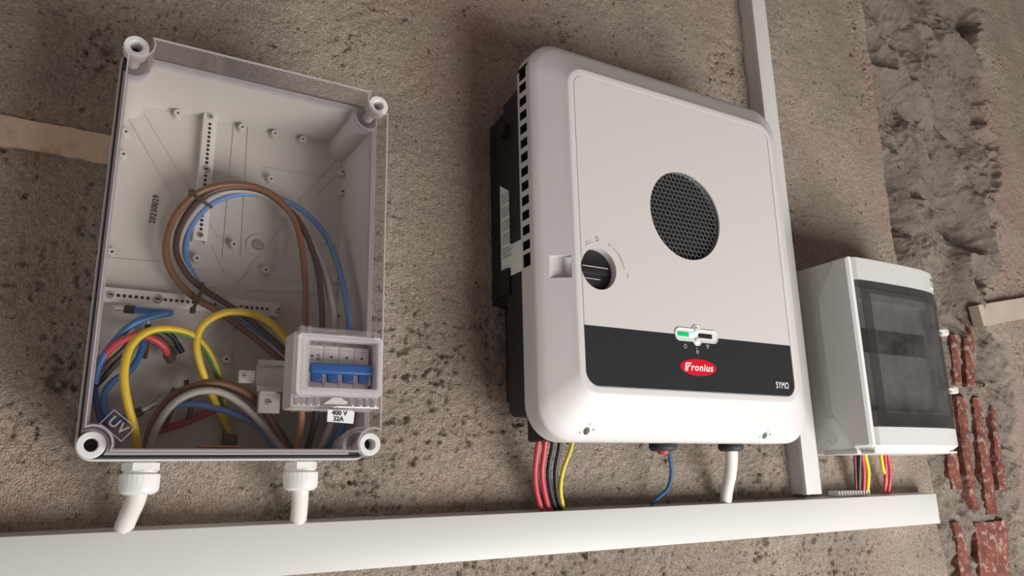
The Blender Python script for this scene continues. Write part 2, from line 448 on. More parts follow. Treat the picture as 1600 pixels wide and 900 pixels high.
brick([(1523, 622), (1531, 680), (1540, 740), (1548, 803)], lambda s: .036 + .014 * s, -.010, .013, 5)
brick([(1549, 636), (1556, 690), (1566, 766)], lambda s: .018 + .018 * s, -.012, .012, 6)
brick([(1484, 706), (1487, 735), (1494, 764)], .048, -.008, .012, 7)
brick([(1511, 640), (1518, 722)], .020, -.026, .008, 8)
brick([(1546, 815), (1550, 860), (1556, 912)], .150, -.010, .013, 9, 4)
brick([(1489, 816), (1498, 850), (1506, 908)], lambda s: .028 + .030 * s, -.007, .012, 10)
brick([(1508, 603), (1526, 606), (1541, 602)], .022, -.014, .010, 11)

# strips of board on the wall
def board(name, label, x0, x1, z0, z1, d0, d1, tilt, m, ragged, seed):
    rng = np.random.RandomState(seed); bm = bmesh.new(); n = 40; rows = []
    ca, sa = math.cos(tilt), math.sin(tilt); cx, cz = x0, (z0 + z1) / 2
    for i in range(n + 1):
        x = x0 + (x1 - x0) * i / n; zb = z0 + ragged * (fbm(np.array([x]), np.array([z0]), .05, seed, 4, .6)[0]); zt = z1 + ragged * .12 * rng.randn()
        q = []
        for (zz, dd) in ((zb, d0), (zb, d1), (zt, d1), (zt, d0)):
            px, pz = x - cx, zz - cz
            q.append(bm.verts.new(V(cx + px * ca - pz * sa, dd, cz + px * sa + pz * ca)))
        rows.append(q)
    for a, b in zip(rows, rows[1:]):
        for k in range(4): bm.faces.new((a[k], a[(k + 1) % 4], b[(k + 1) % 4], b[k]))
    bm.faces.new(rows[0]); bm.faces.new(rows[-1])
    return tag(obj(name, bm, m, None, 30), label, 'board')
board('wooden_board', 'plaster-stained brown board strip bedded in the wall left of the clear box', -.40, .10, .377, .414, -.01, .005, 0, OLDB, .008, 5)
a = at(1526, 476, .010); b = at(1537, 511, .010)
board('wooden_board', 'clean beige cut board strip on the wall at the right edge, above the broken bricks', (a[0] + b[0]) / 2, 2.45, (a[2] + b[2]) / 2 - .0265, (a[2] + b[2]) / 2 + .0265, -.012, .012, .185, BATT, .0008, 6)

# ------------------------------------------------------------------ trunking
HT_T, HT_B, HT_D = -.0455, -.1035, .036
t = thing('cable_trunking', 'long white horizontal cable trunking along the wall under all the boxes', 'trunking', .6, .01, -.10)
bm = bmesh.new(); x0, x1 = -.45, 1.5535
prof = [(-.004, HT_T + .003), (-.004, HT_B + .002), (HT_D - .009, HT_B + .0012), (HT_D - .009, HT_T - .0002)]
hexa(bm, [(x0, *p) for p in prof] + [(x1, *p) for p in prof]); obj('trunking_body', bm, TRUNK, t)
bm = bmesh.new(); bx(bm, x0 - .001, x1 + .0015, HT_D - .012, HT_D, HT_B, HT_T, .0014); obj('lid', bm, TRUNK, t)
t = thing('cable_trunking', 'white vertical cable trunking running up between the inverter and the grey box', 'trunking', 1.183, .01, -.03)
bm = bmesh.new(); bx(bm, 1.1640, 1.2030, -.004, .028, -.0365, 1.60); obj('trunking_body', bm, TRUNK, t)
bm = bmesh.new(); bx(bm, 1.1625, 1.2040, .024, .036, -.0372, 1.60, .0014); obj('lid', bm, TRUNK, t)

t = thing('slotted_strip', 'short pale toothed offcut of slotted duct lying on the horizontal trunking', 'duct offcut', 1.27, .02, -.045)
bm = bmesh.new(); p = at(1299, 764, .012); q = at(1350, 763, .012)
bx(bm, p[0], q[0], .002, .009, -.0425, -.0335, .0006); obj('strip', bm, GREY, t)
n = 12; tb = bmesh.new(); bx(tb, -.0015, .0015, -.010, .010, -.0045, .0045, .0004); bmesh.ops.translate(tb, vec=(0, 0, -ZC), verts=tb.verts); tm = tomesh('tooth', tb, GREY)
for k in range(n): inst('tooth', tm, p[0] + .004 + (q[0] - p[0] - .008) * k / (n - 1), .016, -.0385, t)

# ------------------------------------------------------------------ clear-lidded enclosure on the left
BX0, BX1, BZ0, BZ1 = .0140, .3012, .0240, .4540
GX_ = (.0190, .2968, .0309, .4478)     # lid edges
DJ, DL, DS = .146, .197, .184                     # joint and lid front
RINGS = [(.0262, .4395), (.2886, .4385), (.2886, .0395), (.0262, .0375)]
box = thing('junction_box', 'grey wall box with a large clear lid, coloured wires and a breaker inside', 'electrical box', .158, .0, .0245)
def base_outline(t, r): return rrect(BX0 + t, BX1 - t, BZ0 + t, BZ1 - t, max(r, .001), 12)
bm = bmesh.new(); ringprism(bm, base_outline(.0022, .012), base_outline(.0042, .011), DJ - .001, DJ + .003); obj('gasket', bm, RUBBER, box)
def lid_outline(t, R=.0158):
    X0, X1, Z0, Z1 = GX_[0] + t, GX_[1] - t, GX_[2] + t, GX_[3] - t; R = R + t; out = []
    for (cx, cz), (xe, ze) in zip(RINGS, ((X0, Z1), (X1, Z1), (X1, Z0), (X0, Z0))):
        sx = 1 if xe == X0 else -1; sz = 1 if ze == Z0 else -1
        hz = math.sqrt(R * R - (xe - cx) ** 2); hx = math.sqrt(R * R - (ze - cz) ** 2)
        pa = (xe, cz + sz * hz); pb = (cx + sx * hx, ze)
        a0 = math.atan2(pa[1] - cz, pa[0] - cx); a1 = math.atan2(pb[1] - cz, pb[0] - cx)
        da = (a1 - a0 + math.pi) % (2 * math.pi) - math.pi
        mid = a0 + da / 2
        if math.cos(mid) * sx < 0: da = da - math.copysign(2 * math.pi, da)
        arc = [(cx + R * math.cos(a0 + da * k / 12), cz + R * math.sin(a0 + da * k / 12)) for k in range(13)]
        if (xe == X0) != (ze == Z1): pass
        out.append(arc if (sx > 0) == (sz < 0) else arc[::-1])
    return [p for arc in out for p in arc]
def lid_ccw(t, R=.0158):
    q = lid_outline(t, R)[::-1]; return q[26:] + q[:26]
bm = bmesh.new()
ra = loft(bm, [(base_outline(.006, .012), -.004), (base_outline(.0042, .013), DJ - .0095), (base_outline(.0006, .0165), DJ - .0085), (base_outline(0, .0165), DJ - .0078), (base_outline(0, .0165), DJ - .0006), (base_outline(.0006, .016), DJ)], True, False)
rb = loft(bm, [(lid_ccw(.0022, .0142), DJ), (lid_ccw(.0030, .0142), DJ - .02), (lid_ccw(.0048, .0135), .0505), (lid_ccw(.0062, .0130), .0475)], False, True)
for k in range(52):
    j = (k + 1) % 52; bm.faces.new((ra[-1][k], ra[-1][j], rb[0][j], rb[0][k]))
obj('base', bm, INNER, box, 40)
bm = bmesh.new(); ringprism(bm, base_outline(.0020, .0150), lid_ccw(.0012), DJ - .001, DJ + .0008); obj('gasket', bm, RUBBER, box)
bm = bmesh.new(); o0, o1 = lid_outline(0), lid_outline(.0024)
loft(bm, [(lid_outline(.0012), DL - .0022), (lid_outline(.0012), DL)], True, True)
lid = obj('lid', bm, LID, box, 30)
bm = bmesh.new(); ringprism(bm, o0, o1, DJ + .001, DL - .0008); obj('lid_wall', bm, LIDWALL, lid, 30)
bm = bmesh.new(); ringprism(bm, lid_outline(0), lid_outline(.0014), DL - .0016, DL + .0004); obj('lid_bead', bm, LIDEDGE, lid)
bm = bmesh.new(); ringprism(bm, lid_outline(.0024), lid_outline(.0046), DJ - .004, DJ + .010); obj('lid_lip', bm, LIDEDGE, lid)
bm = bmesh.new(); ringprism(bm, lid_outline(-.0012), lid_outline(.0010), DJ + .001, DJ + .0045); obj('lid_flange', bm, LIDEDGE, lid)
for k, (cx, cz) in enumerate(RINGS):
    bm = bmesh.new()
    lathe(bm, cx, cz, [(.0060, DJ - .010), (.0060, DS - .013), (.0112, DS - .0125), (.0121, DS - .011), (.0121, DS + .001), (.0113, DS + .002), (.0068, DS + .002), (.0060, DS + .0012), (.0057, DS - .016)], 28)
    s = obj('lid_screw', bm, WHITE, box)
    bm = bmesh.new(); lathe(bm, cx, cz, [(.0056, DS - .0158), (.0056, DS - .0145)], 20)
    bx(bm, cx - .0042, cx + .0042, DS - .0147, DS - .0135, cz - .0008, cz + .0008); bx(bm, cx - .0008, cx + .0008, DS - .0147, DS - .0135, cz - .0042, cz + .0042)
    obj('screw_recess', bm, BLACK, s)
# moulded ultraviolet mark on the lid
ux, ud, uz = at(184, 665, DL)
bm = bmesh.new(); sq = .0105; ca = math.pi / 4 - .10
def rsq(s, sy=None): 
    sy = sy or s
    return [(ux + (a * s) * math.cos(-ca) - (b * sy) * math.sin(-ca), uz + (a * s) * math.sin(-ca) + (b * sy) * math.cos(-ca)) for a, b in ((1, 1), (-1, 1), (-1, -1), (1, -1))]
ringprism(bm, rsq(.0125, .0085), rsq(.0117, .0077), DL - .0003, DL + .0007)
text_bm(bm, 'UV', ux, DL + .0002, uz, .0125, rot=-ca, bold=.02, spacing=1.15)
obj('moulded_mark', bm, clear('moulded_clear', (.8, .78, .8), base=.1, milk=.38, milkcol=(.58, .55, .56)), lid, 0)
# floor of the base: ribs, bosses, rails
FL = .0475
def rib(p, q, wd=.0012, h=.0012):
    (xa, _, za), (xb, _, zb) = at(*p, FL), at(*q, FL); L = math.hypot(xb - xa, zb - za); nx_, nz_ = -(zb - za) / L * wd / 2, (xb - xa) / L * wd / 2
    bm = bmesh.new(); prism(bm, [(xa + nx_, za + nz_), (xb + nx_, zb + nz_), (xb - nx_, zb - nz_), (xa - nx_, za - nz_)], FL - .001, FL + h); obj('rib', bm, INNER, box)
for p, q in [((203, 188), (278, 320)), ((226, 178), (342, 372)), ((330, 382), (352, 428)), ((366, 192), (348, 402)), ((388, 196), (376, 402)), ((535, 236), (440, 345)), ((546, 252), (492, 305)), ((470, 318), (360, 455)), ((392, 420), (372, 445)),
             ((348, 503), (205, 665)), ((388, 488), (225, 672)), ((170, 404), (258, 411)), ((294, 421), (338, 425)), ((384, 431), (470, 440)), ((320, 447), (340, 448)), ((384, 452), (560, 462)), ((540, 310), (524, 470)), ((366, 505), (350, 700)), ((410, 262), (505, 276)), ((500, 380), (545, 385))]:
    rib(p, q)
t_ = bmesh.new(); lathe(t_, 0, 0, [(.0050, -.0005), (.0046, .0095), (.0042, .0100), (.0016, .0100), (.0015, .004)], 16); bmesh.ops.translate(t_, vec=(0, 0, -ZC), verts=t_.verts)
boss = tomesh('boss', t_, INNER)
t_ = bmesh.new(); lathe(t_, 0, 0, [(.0014, .0042), (.0014, .0068)], 10); bmesh.ops.translate(t_, vec=(0, 0, -ZC), verts=t_.verts)
bossh = tomesh('boss_hole', t_, INK)
for px, py in [(278, 176), (379, 198), (430, 208), (474, 217), (424, 279), (536, 268), (536, 299), (197, 205), (193, 240), (175, 393), (366, 381), (308, 403), (416, 421), (529, 435), (529, 494), (354, 561), (148, 550)]:
    x, _, z = at(px, py, FL + .01); bo = inst('boss', boss, x, FL, z, box); inst('boss_hole', bossh, x, FL, z, bo)
x, _, z = at(404, 383, FL + .004); bm = bmesh.new(); lathe(bm, x, z, [(.0145, FL - .001), (.0145, FL + .0012), (.0135, FL + .0012), (.0135, FL + .0006)], 32); pl = obj('mounting_plug', bm, INNER, box)
bm = bmesh.new(); lathe(bm, x, z, [(.0062, FL), (.0062, FL + .004), (.005, FL + .0055), (.002, FL + .006)], 18); obj('plug_screw', bm, ZINC, pl)
def screw(x, d, z, r, parent):
    bm = bmesh.new(); lathe(bm, x, z, [(r, d - .001), (r, d + .0008), (r * .75, d + .0022), (r * .35, d + .0024), (r * .35, d + .0012)], 18); s = obj('rail_screw', bm, ZINC, parent)
    bm = bmesh.new(); bx(bm, x - r * .6, x + r * .6, d + .0015, d + .0026, z - r * .12, z + r * .12); obj('screw_slot', bm, INK, s)
def rail(x0, x1, z0, z1, d0, d1, holes, along, screws):
    bm = bmesh.new()
    if along == 'z':
        bx(bm, x0, x1, d1 - .002, d1, z0, z1, .0006); bx(bm, x0, x0 + .0018, d0, d1 - .001, z0, z1, .0004); bx(bm, x1 - .0018, x1, d0, d1 - .001, z0, z1, .0004)
    else:
        bx(bm, x0, x1, d1 - .002, d1, z0, z1, .0006); bx(bm, x0, x1, d0, d1 - .001, z0, z0 + .0018, .0004); bx(bm, x0, x1, d0, d1 - .001, z1 - .0018, z1, .0004)
    r = obj('mounting_rail', bm, RAIL, box)
    t_ = bmesh.new(); lathe(t_, 0, 0, [(.0019, -.0006), (.0019, .00025)], 12); bmesh.ops.translate(t_, vec=(0, 0, -ZC), verts=t_.verts); hm = tomesh('rail_hole', t_, INK)
    L = (z1 - z0) if along == 'z' else (x1 - x0)
    for k in range(holes):
        s = .014 + (L - .028) * k / (holes - 1)
        if any(abs(s - q) < .006 for q, _ in screws): continue
        inst('rail_hole', hm, (x0 + x1) / 2 if along == 'z' else x0 + s, d1, z0 + s if along == 'z' else (z0 + z1) / 2, r)
    for s, rr in screws:
        screw((x0 + x1) / 2 if along == 'z' else x0 + s, d1, z0 + s if along == 'z' else (z0 + z1) / 2, rr, r)
rail(.1110, .1268, .2795, .4428, FL, .060, 25, 'z', [(.0065, .0036), (.0900, .0052), (.159, .0036)])
rail(.0262, .2145, .1963, .2130, FL, .060, 28, 'x', [(.006, .0040), (.0535, .0055), (.1435, .0050), (.1865, .0040)])
# date stamp printed on the floor
x, d, z = at(241, 327, FL); text('printed_date', '20230029', x, FL + .0002, z, .0095, INK, box, rot=math.pi / 2 - .05, squash=.9, spacing=1.05)
# DIN rail on its two feet
bm = bmesh.new(); dz0, dz1 = .0995, .1345
bx(bm, .182, .2985, .108, .1095, dz0 + .005, dz1 - .005); bx(bm, .182, .2985, .108, .1155, dz0 + .0045, dz0 + .006); bx(bm, .182, .2985, .108, .1155, dz1 - .006, dz1 - .0045)
bx(bm, .182, .2985, .1145, .116, dz0, dz0 + .006); bx(bm, .182, .2985, .1145, .116, dz1 - .006, dz1)
din = obj('mounting_bar', bm, ZINC, box)
bm = bmesh.new(); bx(bm, .188, .206, .029, .108, .098, .126, .001); bx(bm, .276, .292, .029, .108, .105, .128, .001); ft = obj('bar_foot', bm, INNER, box)
bm = bmesh.new(); bx(bm, .187, .2105, .098, .1075, .0765, .0995, .001); obj('bar_tab', bm, INNER, box)
screw(.1975, .1075, .0885, .0036, box)
bm = bmesh.new(); bx(bm, .164, .182, .100, .108, .109, .123, .001); obj('bar_tab', bm, INNER, box); screw(.170, .108, .116, .0018, box)
# hinged window over the breaker
DH = .188
FX0, FX1, FZ0, FZ1 = .2035, .2958, .0880, .1520
bm = bmesh.new()
ringprism(bm, rrect(FX0, FX1, FZ0, FZ1, .004, 4), rrect(.2150, .2905, .0958, .1470, .002, 4), DH - .004, DH + .0105)
wf = obj('window_frame', bm, FLAPM, lid)
bm = bmesh.new(); bx(bm, .2140, .2915, DH + .006, DH + .008, .0950, .1478, .0005); obj('window_pane', bm, LID, wf)
bm = bmesh.new(); ringprism(bm, rrect(.2085, .2925, .0915, .1495, .003, 4), rrect(.2105, .2905, .0935, .1478, .003, 4), DH + .0095, DH + .0120); obj('window_rim', bm, FLAPC, wf)
bm = bmesh.new(); ringprism(bm, rrect(.2140, .2915, .0948, .1480, .002, 4), rrect(.2156, .2899, .0964, .1464, .002, 4), DH + .0090, DH + .0122); obj('window_rim', bm, FLAPC, wf)
bm = bmesh.new()
bx(bm, FX0 + .001, FX1 - .001, DH - .003, DH + .008, .1520, .1600, .0022)
for xa in (.2050, .2120, .2760, .2850): bx(bm, xa, xa + .0055, DH + .001, DH + .0105, .1500, .1605, .0018)
obj('hinge', bm, FLAPC, wf)
bm = bmesh.new(); bx(bm, FX0 - .001, FX1 - .0005, DH - .003, DH + .0085, .0758, .0885, .002)
for xa in (.2040, .2090, .2165, .2240, .2610, .2700, .2780, .2860): bx(bm, xa, xa + .0052, DH + .006, DH + .0105, .0775, .0865, .0014)
obj('latch', bm, FLAPC, wf)
bm = bmesh.new(); prism(bm, [(.2325, .0795), (.2560, .0795), (.2585, .0815), (.2500, .0862), (.2420, .0858)], DH + .0085, DH + .0118); obj('latch_grip', bm, CLIPM, wf)
bm = bmesh.new(); ringprism(bm, rrect(FX0 - .0015, FX1, FZ0 - .012, FZ1 + .004, .003, 3), rrect(FX0 + .0012, FX1 - .0027, FZ0 - .0093, FZ1 + .0013, .002, 3), DH - .036, DH - .0026); obj('breaker_shroud', bm, GREY, lid)
# rating sticker on the lid
sx, sd, sz = at(532, 651.5, DL)
bm = bmesh.new(); prism(bm, [(sx - .0142, sz - .0050), (sx + .0138, sz - .0068), (sx + .0150, sz + .0045), (sx + .0135, sz + .0068), (sx - .0138, sz + .0070)], DL, DL + .0004); stk = obj('rating_sticker', bm, STICK, lid)
text('sticker_print', '400 V', sx - .0012, DL + .0006, sz + .0036, .0068, INK, stk, rot=-.03, bold=.012); text('sticker_print', '32A', sx - .0022, DL + .0006, sz - .0024, .0068, INK, stk, rot=-.03, bold=.012)
# cable glands
def gland(px, hexflat):
    x, d, z = at(px, 740, .060); d = .060
    bm = bmesh.new(); lathe(bm, x, z, [(.0185, .0165), (.0185, .0245), (.0165, .0250)], 6, axis='z', d=d); g = obj('cable_gland', bm, WHITE, box, 20)
    bm = bmesh.new(); lathe(bm, x, z, [(.0168, .0135), (.0168, .0166)], 28, axis='z', d=d); obj('gland_washer', bm, GREY, g)
    bm = bmesh.new()
    n = 48; rings = []
    for r, s, rid in ((.0185, .0135, 0), (.0196, .0125, 1), (.0196, -.0010, 1), (.0188, -.0050, 0), (.0150, -.0078, 0), (.0125, -.0082, 0), (.0108, -.004, 0)):
        rings.append([bm.verts.new(V(x + (r + rid * .0004 * (k % 2)) * math.cos(2 * math.pi * k / n), d + (r + rid * .0004 * (k % 2)) * math.sin(2 * math.pi * k / n), s)) for k in range(n)])
    for a, b in zip(rings, rings[1:]):
        for k in range(n): bm.faces.new((a[k], a[(k + 1) % n], b[(k + 1) % n], b[k]))
    bm.faces.new(rings[0]); bm.faces.new(rings[-1]); obj('gland_nut', bm, WHITE, g, 20)
    return x, d
gl = gland(219, 0); gr = gland(470, 0)
p = at(206, 830, .020); q = at(466, 818, .020)
def cable(name, label, cat, pts, r, m, group=None):
    bm = bmesh.new(); tube(bm, spline(pts), r, 16); return tag(obj(name, bm, m, None, 60), label, cat, group)
cable('power_cable', 'thick white cable curving from the left gland of the clear box into the trunking', 'cable', [(gl[0] + .001, gl[1], .018), (gl[0], gl[1] - .001, .0), (gl[0] - .001, gl[1] - .009, -.014), (gl[0] - .005, gl[1] - .025, -.030), (gl[0] - .010, gl[1] - .036, -.050)], .0100, CREAM)
cable('power_cable', 'thick white cable running straight from the right gland of the clear box into the trunking', 'cable', [(gr[0], gr[1], .018), (gr[0], gr[1] - .001, .0), (gr[0] + .003, gr[1] - .009, -.014), (gr[0] + .007, gr[1] - .025, -.030), (gr[0] + .009, gr[1] - .036, -.050)], .0098, CREAM)

# ------------------------------------------------------------------ four-pole breaker
mcb = thing('circuit_breaker', 'four-pole breaker with one wide blue toggle behind the small clear window', 'breaker', .254, .112, .12)
MX = [.2205, .2378, .2549, .2722, .2893]
for k in range(4):
    bm = bmesh.new(); xa, xb = MX[k] + .0002, MX[k + 1] - .0002
    bx(bm, xa, xb, .112, .158, .078, .163, .0008); bx(bm, xa, xb, .150, .174, .0965, .1445, .0012)
    pole = obj('breaker_pole', bm, MCBM, mcb)
    bm = bmesh.new(); bx(bm, (xa + xb) / 2 - .0012 + (.0 if k else -.004), (xa + xb) / 2 + .0014 + (.0 if k else -.004), .1735, .1743, .1316, .1336); obj('status_window', bm, INK, pole)
    bm = bmesh.new(); bx(bm, xa + .0012, xb - .0012, .1738, .1742, .1398, .1402); obj('breaker_groove', bm, FAINT, pole)
    if k == 0:
        bm = bmesh.new(); ringprism(bm, [(xa + .0115 + .0018 * math.cos(a * .3142 * 2), .1336 + .0018 * math.sin(a * .3142 * 2)) for a in range(10)], [(xa + .0115 + .0014 * math.cos(a * .3142 * 2), .1336 + .0014 * math.sin(a * .3142 * 2)) for a in range(10)], .1738, .1742)
        bx(bm, xa + .0100, xa + .0130, .1738, .1742, .1334, .1338)
        text_bm(bm, 'IK', xa + .0115, .1740, .1292, .004); obj('pole_print', bm, INK, pole, 0)
    bm = bmesh.new(); xc = (xa + xb) / 2
    bx(bm, xc - .0058, xc + .0058, .172, .1845, .1045, .1155, .0015); obj('toggle', bm, BLUESW, mcb)
    for s in (-1, 1):
        bm = bmesh.new(); bx(bm, xc + s * .0073 - .0011, xc + s * .0073 + .0011, .173, .1815, .1025, .1155, .0009); obj('toggle_guard', bm, WHITE, mcb)
bm = bmesh.new(); bx(bm, .2212, .2893, .176, .1895, .1125, .1235, .0022, 3); obj('toggle_bar', bm, BLUESW, mcb)

# ------------------------------------------------------------------ wires inside the clear box
_wire = wire
def wire(name, label, cat, pts, *a, **k): return _wire(name, label, cat, in_box(pts), *a, **k)
R6 = .0038
G1 = 'four wires of the tied loop'
wire('loop_wire', 'brown wire, outermost of the four-wire loop tied inside the clear box', 'wire', [(476, 520, .150), (477, 490, .135), (476, 430, .105), (466, 360, .095), (442, 318, .092), (405, 294, .090), (358, 288, .088), (312, 300, .085), (275, 335, .082), (259, 385, .080), (268, 425, .076), (300, 462, .074), (345, 490, .072), (400, 530, .074), (470, 590, .080)], R6, W_BRN)
wire('loop_wire', 'dark brown wire second in the four-wire loop tied inside the clear box', 'wire', [(503, 522, .150), (503, 480, .135), (494, 410, .105), (470, 350, .092), (440, 318, .085), (405, 297, .080), (360, 293, .078), (318, 306, .078), (286, 345, .078), (275, 388, .077), (290, 425, .077), (318, 452, .077), (365, 482, .075), (405, 512, .078), (475, 575, .085)], R6 * .95, W_DBRN)
wire('loop_wire', 'grey wire third in the four-wire loop tied inside the clear box', 'wire', [(523, 524, .150), (519, 480, .135), (503, 415, .100), (478, 365, .082), (445, 325, .074), (405, 302, .072), (362, 298, .072), (322, 314, .073), (291, 350, .072), (279, 392, .071), (296, 430, .072), (330, 462, .073), (375, 490, .072), (420, 522, .076), (478, 568, .085)], R6 * .95, W_GREY)
wire('loop_wire', 'pale blue wire, innermost of the four-wire loop tied inside the clear box', 'wire', [(547, 527, .150), (541, 470, .130), (525, 405, .100), (502, 358, .080), (462, 322, .066), (415, 305, .064), (370, 304, .066), (328, 320, .068), (298, 355, .068), (290, 398, .067), (305, 436, .068), (335, 466, .070), (380, 500, .070), (425, 533, .074), (480, 580, .080)], R6 * .95, W_BLUEL)
def tie(label, pts, rr):
    bm = bmesh.new(); path = px_path(pts); tube(bm, path, rr, 6)
    x, d, z = path[0]; bx(bm, x - .003, x + .003, d - .002, d + .0025, z - .0035, z + .0035, .0006)
    tag(obj('cable_tie', bm, W_DBRN, None, 30), label, 'cable tie')
tie('dark cable tie around the top left of the wire loop', [(299, 301, .090), (308, 308, .091), (318, 315, .086), (331, 324, .078)], .0019)
tie('dark cable tie around the wire loop just above the horizontal drilled rail', [(301, 485, .078), (308, 470, .085), (314, 456, .086), (317, 442, .080)], .0019)
YG = [W_YEL, W_GRN]
wire('earth_wire', 'yellow-green wire arching up from the left gland at the front of the clear box', 'wire', [(216, 712, .100), (211, 672, .118), (200, 632, .130), (194, 585, .136), (203, 544, .135), (228, 520, .130), (262, 514, .122), (300, 524, .108), (326, 552, .090), (343, 595, .072), (350, 640, .060), (354, 685, .052)], .0043, YG, None, 1.5, .2, True)
wire('earth_wire', 'yellow and green wire looping over the drilled rail towards the breaker', 'wire', [(362, 684, .052), (352, 660, .060), (338, 632, .075), (322, 596, .092), (309, 555, .104), (308, 528, .108), (320, 505, .112), (350, 489, .114), (385, 489, .112), (420, 502, .108), (448, 532, .100), (470, 575, .092)], .0041, YG, None, 0.6, .6, True)
bm = bmesh.new(); p = at(357, 687, .054); bx(bm, p[0] - .0075, p[0] + .0075, .053, .067, p[2] - .007, p[2] + .0055, .001); tag(obj('crimp_sleeve', bm, W_DBRN, None), 'dark brown crimp sleeve on the lower ends of the two yellow-green wires', 'sleeve')

def ended(name, label, pts, r, m, tip=None, sleeve=W_BLACK, tipl=.010, sl=.009):
    """a wire whose far end carries a crimped ferrule"""
    t = thing(name, label, 'wire', *at(*pts[0])); path = px_path(in_box(pts))
    bm = bmesh.new(); tube(bm, path, r, 12); obj('insulation', bm, m, t, 60)
    e = np.array(path[-1]); u = e - np.array(path[-4]); u /= np.linalg.norm(u)
    bm = bmesh.new(); tube(bm, [e - u * .001, e + u * sl], r * 1.3, 12); obj('ferrule_collar', bm, sleeve, t, 40)
    if tip:
        bm = bmesh.new(); tube(bm, [e + u * sl, e + u * (sl + tipl)], r * .62, 10); obj('ferrule_tip', bm, tip, t, 40)
ended('control_wire', 'blue wire bent back on itself with a black collar under the horizontal drilled rail', [(148, 600, .075), (155, 570, .078), (176, 537, .082), (205, 508, .086), (235, 495, .088), (258, 490, .088), (266, 489, .086), (255, 488, .080), (230, 486, .074), (209, 484, .070)], .0037, W_BLUE, SILVER)
ended('control_wire', 'red wire rising from the left wall of the clear box to a dark ferrule', [(146, 580, .070), (162, 557, .078), (185, 535, .086), (215, 523, .090), (240, 530, .088), (256, 542, .082), (262, 554, .074)], .0042, W_RED, None, W_DBRN)
ended('control_wire', 'dark brown wire lying beside the red wire, its ferrule left of the black one', [(145, 590, .060), (160, 576, .068), (188, 550, .076), (210, 530, .080), (236, 522, .080), (256, 534, .075), (266, 546, .066)], .0030, W_DBRN, None, W_DBRN)
ended('control_wire', 'black wire arching under the front yellow wire to the rightmost dark ferrule', [(146, 606, .050), (160, 592, .060), (188, 560, .068), (215, 532, .074), (245, 516, .074), (268, 524, .068), (278, 540, .060)], .0030, W_BLACK, None, W_BLACK)
ended('control_wire', 'blue wire curling down beside the left wall to a black collar and long bare tip', [(224, 520, .058), (222, 545, .060), (205, 577, .064), (178, 595, .068), (163, 616, .072), (164, 640, .076), (178, 662, .080), (196, 652, .082), (208, 648, .082)], .0036, W_BLUE, SILVER, W_BLACK, .016)
wire('control_wire', 'blue wire nearest the lower left corner post of the clear box', 'wire', [(147, 600, .050), (150, 625, .060), (156, 650, .066), (166, 672, .068), (176, 690, .066)], .0034, W_BLUE)
ended('control_wire', 'blue wire with a white ferrule pointing up behind the arch of the front yellow wire', [(226, 560, .050), (229, 545, .054), (230, 525, .058), (231, 514, .060)], .0026, W_DBRN, SILVER, W_BLACK, .012, .005)
G2 = None
wire('bundle_wire', 'brown wire over the top of the low arch between the two glands', 'wire', [(226, 708, .085), (238, 662, .090), (266, 622, .095), (305, 603, .097), (345, 599, .096), (385, 615, .092), (418, 648, .088), (448, 704, .085)], .0040, W_BRN)
wire('bundle_wire', 'light grey wire in front in the low arch between the two glands', 'wire', [(232, 706, .095), (247, 664, .100), (272, 630, .104), (308, 612, .106), (345, 613, .104), (380, 634, .098), (410, 664, .092), (446, 708, .086)], .0040, W_GREY)
wire('bundle_wire', 'dark wire under the brown one on the right flank of the low arch', 'wire', [(228, 708, .075), (242, 662, .078), (275, 622, .082), (318, 603, .084), (360, 606, .084), (400, 628, .084), (432, 668, .084), (458, 706, .084)], .0040, W_DBRN)
wire('bundle_wire', 'dull red-brown wire at the outer right flank of the low arch', 'wire', [(330, 600, .078), (368, 604, .080), (398, 622, .082), (424, 652, .084), (444, 704, .084)], .0036, W_COP)
wire('bundle_wire', 'flat blue wire passing under the low arch of grey and brown wires', 'wire', [(244, 660, .066), (268, 636, .070), (300, 631, .074), (335, 637, .076), (372, 649, .078), (405, 668, .080), (438, 708, .082)], .0040, W_BLUEL)
wire('bundle_wire', 'dark red wire low at the bottom of the box under the low arch', 'wire', [(236, 676, .046), (262, 668, .050), (288, 660, .054), (318, 648, .056), (336, 640, .056)], .0042, W_RED)
for k, (lab, pts, m) in enumerate([('dark brown stub end sticking up above the left flank of the low arch', [(258, 640, .070), (266, 622, .072), (273, 606, .074)], W_BRN), ('dark stub end sticking up above the top of the low arch', [(290, 622, .070), (292, 606, .070), (291, 594, .070)], W_DBRN),
                                   ('dark stub end sticking down under the left of the low arch', [(268, 640, .066), (262, 655, .064), (255, 668, .062)], W_DBRN), ('dark stub end crossing the flat blue wire under the low arch', [(297, 624, .066), (298, 640, .064), (294, 655, .062)], W_DBRN)]):
    wire('wire_stub', lab, 'wire', pts, .0028, m)
for lab, pts, m, slv in [('bright brown wire, leftmost of the four leaving the bottom of the breaker', [(471, 636, .130), (471, 655, .122), (468, 675, .112), (463, 706, .098)], W_COP, True), ('black wire, second of the four leaving the bottom of the breaker', [(493, 636, .130), (493, 655, .122), (487, 678, .112), (479, 706, .098)], W_BLACK, True),
                         ('grey wire, third of the four leaving the bottom of the breaker', [(519, 636, .130), (517, 662, .122), (508, 684, .112), (497, 706, .098)], W_GREY, False), ('blue wire, rightmost of the four leaving the bottom of the breaker', [(542, 636, .130), (537, 662, .122), (525, 684, .112), (506, 708, .098)], W_BLUE, False)]:
    wire('breaker_wire', lab, 'wire', pts, .0040, m)
    if slv:
        pass
bm = bmesh.new(); p = at(312, 697, .118); q = at(378, 697, .118); bx(bm, p[0], q[0], .100, .118, .0385, .0405, .0005); tag(obj('orange_strip', bm, ORANGE, None), 'thin orange strip lying on the bottom of the clear box', 'strip')

wire = _wire

